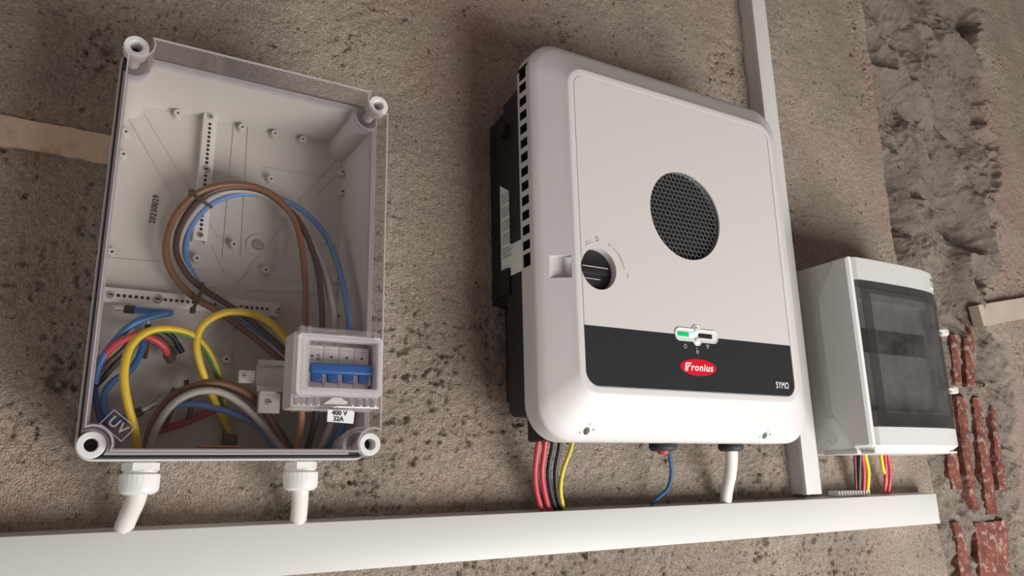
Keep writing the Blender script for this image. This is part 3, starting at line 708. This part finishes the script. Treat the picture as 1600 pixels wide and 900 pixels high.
# ------------------------------------------------------------------ inverter
IX0, IX1, IZ0, IZ1 = .538, 1.064, .047, .637
PX0, PX1, PZ0, PZ1 = .586, 1.014, .1085, .5885
DR, DF, DP = .095, .132, .163
inv = thing('solar_inverter', 'large white inverter with rounded sloping cover, round black fan grille and dark band', 'inverter', .80, .0, .047)
def io(t, r, s=None): return rrect(IX0 + t, IX1 - t, IZ0 + t, IZ1 - t, r, 10)
def po(t, r): return rrect(PX0 + t, PX1 - t, PZ0 + t, PZ1 - t, r, 10)
def mixo(k, e=0):
    A = io(0, .052); B = po(0, .030); return [((1 - k) * a[0] + k * b[0], (1 - k) * a[1] + k * b[1]) for a, b in zip(A, B)]
bm = bmesh.new()
lv = [(io(.006, .047), DR), (io(.003, .049), DR), (io(.0004, .052), DR + .003), (io(0, .052), DF - .006)]
for k, dd in ((.012, -.0025), (.045, .0005)): lv.append((mixo(k), DF + dd))
for k in (.25, .5, .75): lv.append((mixo(k), DF + .001 + (DP - .0015 - DF - .001) * (k - .04) / .93))
lv += [(mixo(.955), DP - .0017), (mixo(.985), DP - .0005), (po(.0012, .029), DP), (po(.0088, .0215), DP), (po(.0092, .021), DP - .0012), (po(.0105, .020), DP - .0012)]
loft(bm, lv)
me_c = tomesh('cover', bm, [COVER, DARKIN], 0)
tmp = bpy.data.objects.new('tmp', me_c); COL.objects.link(tmp)
# pockets: side vents, switch well with finger notch, fan opening, light pod, screw wells
cb = bmesh.new()
for k in range(14):
    zc = .5858 - .02225 * k; h = .0066 if 0 < k < 13 else .0095
    bx(cb, IX0 - .004, IX0 + .012, .1035, .1225, zc - h, zc + h)
SWX, SWZ, SWR = .6255, .2825, .0312
FNX, FNZ, FNR = .7985, .3895, .0725
lathe(cb, SWX, SWZ, [(SWR, DP - .024), (SWR, DP + .01)], 48)
lathe(cb, FNX, FNZ, [(FNR, DP - .012), (FNR, DP + .01)], 64)
for x, z, d in ((.6095, .0608, .1385), (.9540, .0585, .1385)):
    lathe(cb, x, z, [(.0052, d - .016), (.0052, d + .02)], 24)
ct = bpy.data.objects.new('cut', tomesh('cut', cb, [DARKIN], 0)); COL.objects.link(ct)
cb2 = bmesh.new(); prism(cb2, [(IX0 - .01, .2655), (SWX - .01, .2655), (SWX - .01, .2975), (IX0 - .01, .2975)], .1430, DP - .0035)
ct2 = bpy.data.objects.new('cut2', tomesh('cut2', cb2, [COVER], 0)); COL.objects.link(ct2)
for c_ in (ct, ct2):
    md = tmp.modifiers.new('b', 'BOOLEAN'); md.operation = 'DIFFERENCE'; md.object = c_; md.solver = 'EXACT'
bpy.context.view_layer.update()
dg = bpy.context.evaluated_depsgraph_get()
me2 = bpy.data.meshes.new_from_object(tmp.evaluated_get(dg))
for o_ in (tmp, ct, ct2): bpy.data.objects.remove(o_)
bm = bmesh.new(); bm.from_mesh(me2); bpy.data.meshes.remove(me2)
for f in bm.faces:
    c_ = f.calc_center_median(); x, d, z = c_.x, -c_.y, c_.z - ZC
    dark = (x > IX0 + .0005 and x < IX0 + .014 and .103 < d < .123 and .28 < z < .60)
    if math.hypot(x - FNX, z - FNZ) < FNR + .001 and d < DP - .0115: dark = True
    f.material_index = 1 if dark else 0
cover = obj('cover', bm, [COVER, DARKIN], inv, 28, False)
# front film: light upper panel, dark lower band
BT = .2005; Q0, Q1, QZ0, QZ1 = PX0 + .0102, PX1 - .0102, PZ0 + .0102, PZ1 - .0102
def circ(x, z, r, n=48, a0=0): return [(x + r * math.cos(a0 + 2 * math.pi * k / n), z + r * math.sin(a0 + 2 * math.pi * k / n)) for k in range(n)]
bm = bmesh.new(); prism(bm, rrect(Q0, Q1, BT, QZ1, [.020, .020, .0004, .0004], 10), DP - .0030, DP - .0002)
pn = obj('front_panel', bm, PANEL, None, 25)
cb = bmesh.new(); lathe(cb, FNX, FNZ, [(FNR - .0012, DP - .02), (FNR - .0012, DP + .01)], 64); lathe(cb, SWX, SWZ, [(SWR - .0010, DP - .02), (SWR - .0010, DP + .01)], 48)
prism(cb, [(PX0, .2660), (SWX - .01, .2660), (SWX - .01, .2970), (PX0, .2970)], DP - .02, DP + .01) if False else None
ct = bpy.data.objects.new('cut', tomesh('cut', cb, [PANEL], 0)); COL.objects.link(ct)
md = pn.modifiers.new('b', 'BOOLEAN'); md.operation = 'DIFFERENCE'; md.object = ct; md.solver = 'EXACT'
bpy.context.view_layer.update(); me2 = bpy.data.meshes.new_from_object(pn.evaluated_get(bpy.context.evaluated_depsgraph_get()))
pn.modifiers.clear(); pn.data = me2; bpy.data.objects.remove(ct)
loc_ = pn.location.copy(); pn.parent = inv; pn.matrix_parent_inverse = Matrix.Translation(ORG[inv.name]).inverted(); pn.location = loc_
me2.set_sharp_from_angle(angle=math.radians(25))
bm = bmesh.new(); prism(bm, rrect(Q0, Q1, QZ0, BT - .0002, [.0004, .0004, .020, .020], 10), DP - .0030, DP - .0002); band = obj('dark_band', bm, BAND, inv, 25)
# fan grille: honeycomb sheet
bm = bmesh.new(); hr = .0048; dx = hr * math.sqrt(3); dzz = hr * 1.5
for j in range(-12, 13):
    for i in range(-11, 12):
        cx = FNX + dx * (i + .5 * (j % 2)); cz = FNZ + dzz * j
        if math.hypot(cx - FNX, cz - FNZ) > FNR + hr: continue
        def ringv(r, d): 
            out = []
            for k in range(6):
                x = cx + r * math.cos(math.radians(30 + 60 * k)); z = cz + r * math.sin(math.radians(30 + 60 * k)); q = math.hypot(x - FNX, z - FNZ)
                if q > FNR - .0002: x = FNX + (x - FNX) * (FNR - .0002) / q; z = FNZ + (z - FNZ) * (FNR - .0002) / q
                out.append(bm.verts.new(V(x, d, z)))
            return out
        o_, n_, b_ = ringv(hr, DP - .0045), ringv(hr - .00058, DP - .0045), ringv(hr - .00058, DP - .0060)
        for k in range(6):
            l = (k + 1) % 6
            try:
                bm.faces.new((o_[k], o_[l], n_[l], n_[k])); bm.faces.new((n_[k], n_[l], b_[l], b_[k]))
            except ValueError: pass
obj('fan_grille', bm, MESHM, inv, 0)
# switch knob down in its well
bm = bmesh.new(); lathe(bm, SWX, SWZ, [(.0302, DP - .0245), (.0302, DP - .013), (.029, DP - .0122)], 40); kn = obj('switch_knob', bm, BLACK, inv)
bm = bmesh.new(); bx(bm, SWX - .024, SWX + .024, DP - .0125, DP - .0095, SWZ - .0060, SWZ + .0060, .0010); obj('knob_grip', bm, BLACK, kn)
bm = bmesh.new(); bx(bm, SWX - .022, SWX + .023, DP - .0096, DP - .0092, SWZ + .0045, SWZ + .0053); bx(bm, SWX - .026, SWX + .010, DP - .0122, DP - .0116, SWZ - .0125, SWZ - .0119); obj('knob_line', bm, LOGOW, kn)
text('switch_print', '0', .6245, DP, SWZ + .0425, .0125, FAINT, inv); text('switch_print', 'I', .6760, DP, SWZ - .005, .0105, FAINT, inv)
bm = bmesh.new(); s = 'DC DISCONNECT'
for k, c_ in enumerate(s):
    a = math.radians(68 - 60 * k / (len(s) - 1)); rr = .0405
    text_bm(bm, c_, SWX + .004 + rr * math.cos(a), DP, SWZ + rr * math.sin(a), .0042, rot=a - math.pi / 2, thick=.0003)
for k, c_ in enumerate('OFF'):
    a = math.radians(120 - 6 * k); text_bm(bm, c_, SWX + .041 * math.cos(a), DP, SWZ + .041 * math.sin(a), .0040, rot=a - math.pi / 2, thick=.0003)
ringa = [(SWX + .0375 * math.cos(math.radians(a)), SWZ + .0375 * math.sin(math.radians(a))) for a in range(102, 127, 4)]
for p, q in zip(ringa, ringa[1:]): prism(bm, [p, q, (q[0], q[1] + .0006), (p[0], p[1] + .0006)], DP - .0002, DP + .0003)
obj('switch_print', bm, FAINT, inv, 0)
# light pod
LX, LZ = .8002, .2012
def podpoly(g):
    pts = []
    for k in range(0, 181, 12): pts.append((-.0335 - (.0098 + g) * math.sin(math.radians(k)), -(.0098 + g) * math.cos(math.radians(k)) * -1))
    n_ = 14; r = .0086 + g; cz = -.0070; h = .0098 + g; hx = math.sqrt(max(r * r - (h + cz) ** 2, 0))
    a0 = math.atan2(-h - cz, -hx); a1 = math.atan2(-h - cz, hx)
    for k in range(n_ + 1):
        a = a0 + ((a1 - a0) % (2 * math.pi)) * k / n_; pts.append((r * math.cos(a), cz + r * math.sin(a)))
    for k in range(0, 181, 12): pts.append((.0335 + (.0098 + g) * math.sin(math.radians(k)), -(.0098 + g) * math.cos(math.radians(k))))
    for k in range(n_ + 1):
        a = -a0 + 0; a = -a1 + ((-a0 + a1) % (2 * math.pi)) * k / n_; pts.append((r * math.cos(a), -cz + r * math.sin(a)))
    return [(LX + x, LZ + z) for x, z in pts]
bm = bmesh.new(); loft(bm, [(podpoly(0), DP - .002), (podpoly(0), DP + .0012), (podpoly(-.0010), DP + .0016), (podpoly(-.0022), DP + .0006)]); pod = obj('light_pod', bm, WHITE, inv, 30)
for s_ in (1, -1):
    bm = bmesh.new(); lathe(bm, LX, LZ + s_ * .0076, [(.0060, DP), (.0052, DP + .0020), (.003, DP + .0029), (.0008, DP + .0031)], 20); obj('pod_bump', bm, WHITE, pod, 60)
for nm, xa, xb, m_ in (('green_light', -.038, -.0165, mat('green_lamp', (.0, .25, .08), .3, emit=((.0, .72, .22), .55))), ('blue_light', -.0155, .0015, mat('blue_lamp', (.4, .5, .9), .3, emit=((.55, .68, 1), .75))), ('dark_slot', .0025, .0305, BLACK)):
    bm = bmesh.new(); bx(bm, LX + xa, LX + xb, DP, DP + .0015, LZ - .0034, LZ + .0034, .0006); obj(nm, bm, m_, pod)
# symbols under the pod
def at_p(px, py): x, d, z = at(px, py, DP); return x, z
bm = bmesh.new()
x, z = at_p(1071, 541); r0, r1 = .0030, .0024
ringprism(bm, circ(x, z, r0, 16), circ(x, z, r1, 16), DP - .0003, DP + .0001); bx(bm, x - .0003, x + .0003, DP - .0003, DP + .0001, z + .001, z + .0042)
x, z = at_p(1090, 550); ringprism(bm, circ(x, z, .0026, 12), circ(x, z, .0020, 12), DP - .0003, DP + .0001); bx(bm, x - .0012, x - .0006, DP - .0003, DP + .0001, z, z + .0062); bx(bm, x - .0024, x + .0002, DP - .0003, DP + .0001, z + .0056, z + .0062)
x, z = at_p(1106, 544)
for r in (.0018, .0032, .0046):
    P = [(x + r * math.cos(math.radians(a)), z + r * math.sin(math.radians(a))) for a in range(45, 136, 15)]; Q = [(x + (r + .0005) * math.cos(math.radians(a)), z + (r + .0005) * math.sin(math.radians(a))) for a in range(45, 136, 15)]
    prism(bm, P + Q[::-1], DP - .0003, DP + .0001)
lathe(bm, x, z, [(.0009, DP - .0003), (.0009, DP + .0001)], 10)
obj('status_symbol', bm, PALE, band, 0)
# maker's badge and model lettering
EX, EZ = .7990, .1535
bm = bmesh.new(); prism(bm, [(EX + .0358 * math.cos(a), EZ + .0124 * math.sin(a)) for a in [2 * math.pi * k / 48 for k in range(48)]], DP - .0004, DP + .0003); bd = obj('maker_badge', bm, RED, band, 25)
bm = bmesh.new(); text_bm(bm, 'ronius', EX + .0062, DP + .0004, EZ - .0004, .0150, shear=.22, bold=.018, squash=1.05, thick=.0002, spacing=1.10)
ss = .22
def slant(pts): return [(EX + x + ss * z, EZ + z) for x, z in pts]
prism(bm, slant([(-.0262, -.0062), (-.0240, -.0062), (-.0240, .0042), (-.0150, .0042), (-.0150, .0062), (-.0250, .0062), (-.0262, .0050)]), DP + .0002, DP + .0006)
prism(bm, slant([(-.0226, -.0062), (-.0206, -.0062), (-.0206, .0006), (-.0168, .0006), (-.0168, .0025), (-.0216, .0025), (-.0226, .0015)]), DP + .0002, DP + .0006)
obj('badge_lettering', bm, LOGOW, bd, 0, False)
text('model_lettering', 'SYMO', .9758, DP + .0001, .1346, .0145, LOGOW, band, squash=.72, bold=.004, thick=.0003, spacing=1.12)
# captive screws in their wells
for x, z in ((.6095, .0608), (.9540, .0585)):
    bm = bmesh.new(); lathe(bm, x, z, [(.0050, .118), (.0050, .1235), (.0040, .125)], 18); obj('cover_screw', bm, ZINC, inv)
    bm = bmesh.new()
    for s_, dx_, dz_ in (('l', -.0105, -.002), ('u', .0105, .002), ('_', .0035, .0105)):
        k = (z + dz_ - IZ0) / (PZ0 - IZ0); dd = DF + .001 + (DP - .0015 - DF - .001) * (k - .04) / .93
        text_bm(bm, s_, x + dx_, dd, z + dz_, .006, thick=.0007)
    obj('screw_print', bm, FAINT, cover, 0)
# black rear casting
bm = bmesh.new(); prism(bm, [(.5445, .092), (.552, .085), (1.050, .085), (1.058, .092), (1.058, .600), (1.050, .608), (.575, .608), (.5445, .566)], .045, .0955); rear = obj('rear_casting', bm, HEAT, inv)
bm = bmesh.new(); prism(bm, [(.5455, .255), (1.055, .255), (1.055, .585), (.575, .585), (.5455, .548)], -.003, .046); obj('mounting_frame', bm, HEAT, inv)
bm = bmesh.new(); prism(bm, [(.5405, .262), (.553, .250), (.60, .250), (.60, .300), (.5405, .300)], .012, .058); obj('frame_bracket', bm, BLACK, inv)
for k in range(16):
    bm = bmesh.new(); x = .56 + k * .032; bx(bm, x, x + .004, .012, .05, .11, .25); obj('cooling_fin', bm, HEAT, rear)
bm = bmesh.new(); n = 20; rr = [[bm.verts.new(V(xx, .052 + .012 * math.cos(2 * math.pi * k / n), .520 + .012 * math.sin(2 * math.pi * k / n))) for k in range(n)] for xx in (.534, .55)]
for k in range(n): bm.faces.new((rr[0][k], rr[0][(k + 1) % n], rr[1][(k + 1) % n], rr[1][k]))
bm.faces.new(rr[0]); bm.faces.new(rr[1]); obj('frame_knob', bm, BLACK, inv)
bm = bmesh.new(); bx(bm, .5415, .5460, .060, .095, .335, .50, .002); obj('side_ridge', bm, HEAT, inv)
# rating plate on the left flank
bm = bmesh.new(); xs = .5443
q = [(.0300, .288), (.0930, .288), (.0930, .400), (.0700, .412), (.0300, .438)]
a_ = [bm.verts.new(V(xs, d, z)) for d, z in q]; b_ = [bm.verts.new(V(xs + .0008, d, z)) for d, z in q]
bm.faces.new(a_); bm.faces.new(b_)
for k in range(5): bm.faces.new((a_[k], a_[(k + 1) % 5], b_[(k + 1) % 5], b_[k]))
rp = obj('rating_plate', bm, STICK, inv, 0)
bm = bmesh.new(); rng = np.random.RandomState(3)
for k in range(24):
    z = .418 - k * .0043
    if k % 5 == 4: continue
    bx(bm, xs - .0003, xs + .0001, .0345, .0345 + .022 + rng.rand() * .014, z, z + .0022)
bx(bm, xs - .0003, xs + .0001, .034, .046, .293, .304)
obj('plate_print', bm, FAINT, rp, 0)
# grommets under the inverter
def grommet(px, py, d, r):
    x, _, z = at(px, py, d)
    bm = bmesh.new(); lathe(bm, x, 0, [(r, .050), (r * 1.05, .042), (r * .9, .0375), (r * .55, .036)], 28, axis='z', d=d); return obj('cable_grommet', bm, RUBBER, inv), x
g1, gx1 = grommet(1036, 700, .085, .0205); g2, gx2 = grommet(1142, 700, .085, .0195)
bm = bmesh.new(); bx(bm, .57, 1.03, .05, .0945, .050, .088, .003); obj('connection_tray', bm, HEAT, inv)
bm = bmesh.new(); lathe(bm, gx1 - .003, 0, [(.009, .037), (.008, .0325), (.004, .031)], 16, axis='z', d=.088); obj('grommet_plug', bm, W_RED, g1)

# wires from the inverter down into the trunking
GI = None
def drop(name, label, cat, pts, r, m, **k): return wire(name, label, cat, pts, r, m, **k)
drop('solar_wire', 'red wire, leftmost of the five under the left end of the inverter', 'wire', [(844, 676, .070), (840, 700, .062), (836, 735, .050), (838, 765, .036), (846, 797, .020)], .0038, W_RED)
drop('solar_wire', 'red wire, second from left of the five under the left end of the inverter', 'wire', [(854, 676, .070), (851, 700, .062), (847, 735, .050), (850, 765, .036), (858, 797, .020)], .0038, W_RED)
drop('solar_wire', 'black wire, third from left of the five under the left end of the inverter', 'wire', [(866, 676, .070), (863, 700, .062), (857, 735, .050), (860, 765, .036), (868, 795, .020)], .0037, W_BLACK)
drop('solar_wire', 'black wire, fourth from left of the five under the left end of the inverter', 'wire', [(877, 676, .070), (874, 700, .062), (868, 735, .050), (869, 765, .036), (876, 795, .020)], .0037, W_BLACK)
drop('earth_wire', 'yellow-green wire, rightmost of the five under the left end of the inverter', 'wire', [(898, 676, .070), (892, 702, .062), (880, 735, .050), (876, 765, .036), (880, 794, .020)], .0035, YG, phase=4.6, twist=.6, stripe=True)
drop('data_wire', 'thin blue wire hanging from the middle grommet of the inverter', 'wire', [(1044, 698, .085), (1047, 715, .070), (1049, 740, .055), (1044, 762, .040), (1030, 776, .028), (1016, 788, .016)], .0030, W_NAVY)
drop('power_cable', 'thick white cable from the right grommet of the inverter into the trunking', 'cable', [(1143, 698, .085), (1143, 720, .070), (1141, 742, .055), (1136, 766, .036), (1133, 790, .020)], .0098, CREAM)

# ------------------------------------------------------------------ grey distribution box on the right
dist = thing('distribution_box', 'grey distribution box with a smoked clear door, right of the vertical trunking', 'electrical box', 1.376, .0, .032)
GX0, GX1, GZ0, GZ1 = 1.2310, 1.5220, .0325, .3900
bm = bmesh.new(); bx(bm, GX0, GX1, -.004, .0985, GZ0, GZ1, .003); base = obj('base', bm, GREYB, dist)
PRO = [(1.2345, .090), (1.2345, .1330), (1.2420, .1385), (1.275, .1408), (1.32, .1422), (1.37, .1428), (1.41, .1420), (1.445, .1400), (1.475, .1355), (1.500, .1275), (1.515, .1190), (1.5245, .110), (1.5265, .098), (1.5265, .090)]
def off(pr, e):
    """profile moved outwards by e"""
    out = []
    for i, (x, d) in enumerate(pr):
        a, b = pr[max(i - 1, 0)], pr[min(i + 1, len(pr) - 1)]; tx, td = b[0] - a[0], b[1] - a[1]; L = math.hypot(tx, td); out.append((x - td / L * e, d + tx / L * e))
    return out
def slab(bm, pr, z0, z1):
    a = [bm.verts.new(V(x, d, z0)) for x, d in pr]; b = [bm.verts.new(V(x, d, z1)) for x, d in pr]; n = len(pr)
    bm.faces.new(a); bm.faces.new(b)
    for k in range(n): bm.faces.new((a[k], a[(k + 1) % n], b[(k + 1) % n], b[k]))
def slab_levels(bm, levels):
    rings = [[bm.verts.new(V(x, d, z)) for x, d in pr] for pr, z in levels]; n = len(rings[0])
    for a, b in zip(rings, rings[1:]):
        for k in range(n): bm.faces.new((a[k], a[(k + 1) % n], b[(k + 1) % n], b[k]))
    bm.faces.new(rings[0]); bm.faces.new(rings[-1])
def scale_in(pr, e): return [(x + (e if x < 1.3 else -e if x > 1.45 else 0), d - e) for x, d in pr]
bm = bmesh.new()
slab_levels(bm, [(PRO, .3455), (PRO, .3880), (scale_in(PRO, .002), .3900)])
slab_levels(bm, [(scale_in(PRO, .010), .0330), (scale_in(PRO, .008), .0365), (PRO, .0455), (PRO, .0770)])
slab_levels(bm, [([(1.2345, .085), (1.2345, .1290), (1.2375, .1300), (1.2375, .085)], .0765), ([(1.2345, .085), (1.2345, .1290), (1.2375, .1300), (1.2375, .085)], .346)])
slab_levels(bm, [([(1.5185, .085), (1.5185, .1000), (1.5262, .0985), (1.5262, .085)], .0765), ([(1.5185, .085), (1.5185, .1000), (1.5262, .0985), (1.5262, .085)], .346)])
bx(bm, 1.2360, 1.5250, .088, .0975, .0765, .346)
cov = obj('cover', bm, GREYL, dist, 30)
# stepped cheek of the cover on the left flank
bm = bmesh.new()
poly = [(.0985, .389), (.0985, .3650), (.0585, .3240), (.0585, .1040), (.0955, .0640), (.0965, .0420), (.1290, .0420), (.1335, .0450), (.1335, .389)]
a_ = [bm.verts.new(V(1.2238, d, z)) for d, z in poly]; b_ = [bm.verts.new(V(1.2360, d, z)) for d, z in poly]
bm.faces.new(a_); bm.faces.new(b_)
for k in range(len(poly)): bm.faces.new((a_[k], a_[(k + 1) % len(poly)], b_[(k + 1) % len(poly)], b_[k]))
bmesh.ops.bevel(bm, geom=[e for e in bm.edges if abs(e.verts[0].co.x - 1.2238) < 1e-5 and abs(e.verts[1].co.x - 1.2238) < 1e-5], offset=.0042, segments=1, affect='EDGES')
obj('cover_cheek', bm, GREYB, dist, 30)
# lower lip of the box
bm = bmesh.new(); bx(bm, GX0 - .002, GX1 - .008, .03, .1005, GZ0 - .0015, GZ0 + .0075, .002); bx(bm, 1.240, 1.496, .095, .1265, GZ0 - .0012, GZ0 + .003, .0012); obj('bottom_lip', bm, GREYL, dist)
# knockouts on the left flank
for (px, py) in ((1252, 441), (1280, 685), (1279, 645)):
    x, d, z = at(px, py, .050); n = 28; bm = bmesh.new(); r0, r1 = .0115, .0104
    rings = [[bm.verts.new(V(xx, .052 + r * math.cos(2 * math.pi * k / n), z + r * math.sin(2 * math.pi * k / n))) for k in range(n)] for xx, r in ((1.2313, r0), (1.2299, r0), (1.2299, r1), (1.2308, r1), (1.2308, .006), (1.2301, .006), (1.2301, .004))]
    for a, b in zip(rings, rings[1:]):
        for k in range(n): bm.faces.new((a[k], a[(k + 1) % n], b[(k + 1) % n], b[k]))
    bm.faces.new(rings[-1]); bm.faces.new(rings[0]); obj('knockout', bm, GREYB, dist, 30)
# smoked door: wraps the front between the two bands
DOORP = [(1.2350, .1020), (1.2350, .1310), (1.2420, .1372), (1.275, .1396), (1.32, .1410), (1.37, .1416), (1.41, .1408), (1.445, .1388), (1.475, .1343), (1.500, .1263), (1.515, .1178), (1.5245, .108), (1.5262, .100)]
def shell(bm, pr, z0, z1, e0, e1):
    o_, i_ = off(pr, e1), off(pr, e0); slab(bm, o_ + i_[::-1], z0, z1)
bm = bmesh.new(); shell(bm, DOORP, .0778, .3450, -.0004, .0016); door = obj('door', bm, SMOKE, dist, 30)
# the raised border of the door
FRP = [p for p in DOORP if 1.25 < p[0] < 1.52]; FRP = [(1.2440, .1375)] + FRP + [(1.5165, .1168)]
for pr_, za_, zb_ in ((FRP, .3205, .3440), (FRP, .0790, .1000), ([(1.2440, .1375), (1.2555, .1383), (1.2670, .1391)], .1000, .3205), ([(1.4900, .1300), (1.500, .1263), (1.510, .1208)], .1000, .3205)):
    bm = bmesh.new(); shell(bm, pr_, za_, zb_, .0016, .0030); obj('door_border', bm, SMOKE2, door)
# what shows behind the door: a grey insert frame with its pale blank plate
bm = bmesh.new(); ringprism(bm, rrect(1.243, 1.512, .082, .341, .006, 4), rrect(1.268, 1.492, .108, .318, .004, 4), .0965, .1130); ins = obj('insert_frame', bm, GREYB, dist)
bm = bmesh.new(); bx(bm, 1.266, 1.494, .0965, .1010, .106, .320); obj('blank_plate', bm, GREYB, dist)
bm = bmesh.new(); bx(bm, 1.276, 1.486, .1005, .1030, .218, .264, .001); obj('module_slot', bm, HEAT, dist)
# clips on the right edge of the door
for px, py in ((1467, 518), (1487, 609)):
    x, d, z = at(px, py, .118)
    bm = bmesh.new(); bx(bm, 1.512, 1.534, .108, .128, z - .0085, z + .0065, .004, 3); bx(bm, 1.492, 1.516, .1250, .1310, z - .0035, z + .0015, .0015); obj('door_clip', bm, CLIPM, dist)
# small sticker top right of the cover
x0_, _, z0_ = at(1441, 446, .1365); x1_, _, z1_ = at(1456, 437, .128)
bm = bmesh.new(); s0, s1, sz0, sz1 = 1.4760, 1.5000, .3555, .3780
def face_d(x):
    return float(np.interp(x, [p[0] for p in PRO[1:-1]], [p[1] for p in PRO[1:-1]]))
def patch(bm, xa, xb, za, zb, e):
    hexa(bm, [(xa, face_d(xa) + e, za), (xb, face_d(xb) + e, za), (xb, face_d(xb) + e, zb), (xa, face_d(xa) + e, zb), (xa, face_d(xa) - .001, za), (xb, face_d(xb) - .001, za), (xb, face_d(xb) - .001, zb), (xa, face_d(xa) - .001, zb)])
patch(bm, s0, s1, sz0, sz1, .0006); sk = obj('maker_sticker', bm, STICK, cov, 0)
bm = bmesh.new(); patch(bm, s0 + .006, s1 - .0005, sz1 - .0065, sz1 - .0012, .0010)
for k in range(4): patch(bm, s0 + .003, s1 - .001, sz1 - .0095 - .0031 * k, sz1 - .0080 - .0031 * k, .0009)
obj('sticker_print', bm, GREENL, sk, 0)

# wires under the grey box
def rw(label, pts, r, m, **k): wire('feed_wire', label, 'wire', pts, r, m, **k)
rw('dark maroon wire, leftmost of the wires under the grey box', [(1336, 700, .040), (1336, 716, .036), (1337, 740, .026), (1338, 772, .014)], .0030, mat('maroon_insulation', (.16, .04, .05), .45))
rw('black wire under the grey box between the maroon and the red wire', [(1343, 700, .048), (1343, 716, .042), (1342, 740, .030), (1342, 772, .016)], .0048, W_BLACK)
rw('red wire under the grey box between the black wire and the left yellow wire', [(1348, 700, .052), (1348, 716, .046), (1350, 740, .032), (1349, 772, .018)], .0036, W_RED)
rw('yellow wire in the left bunch under the grey box', [(1351, 700, .056), (1353, 716, .050), (1357, 738, .036), (1355, 771, .020)], .0036, W_YEL)
rw('yellow wire in the right pair under the grey box', [(1376, 700, .050), (1377, 716, .046), (1380, 734, .040), (1384, 745, .022), (1385, 768, .010)], .0036, W_YEL)
rw('red wire, left of the two reds in the right pair under the grey box', [(1382, 700, .052), (1383, 716, .046), (1384, 740, .034), (1382, 771, .018)], .0032, W_RED)
rw('red wire, rightmost of the wires under the grey box', [(1386, 700, .054), (1388, 716, .048), (1391, 740, .036), (1388, 771, .020)], .0034, W_RED)
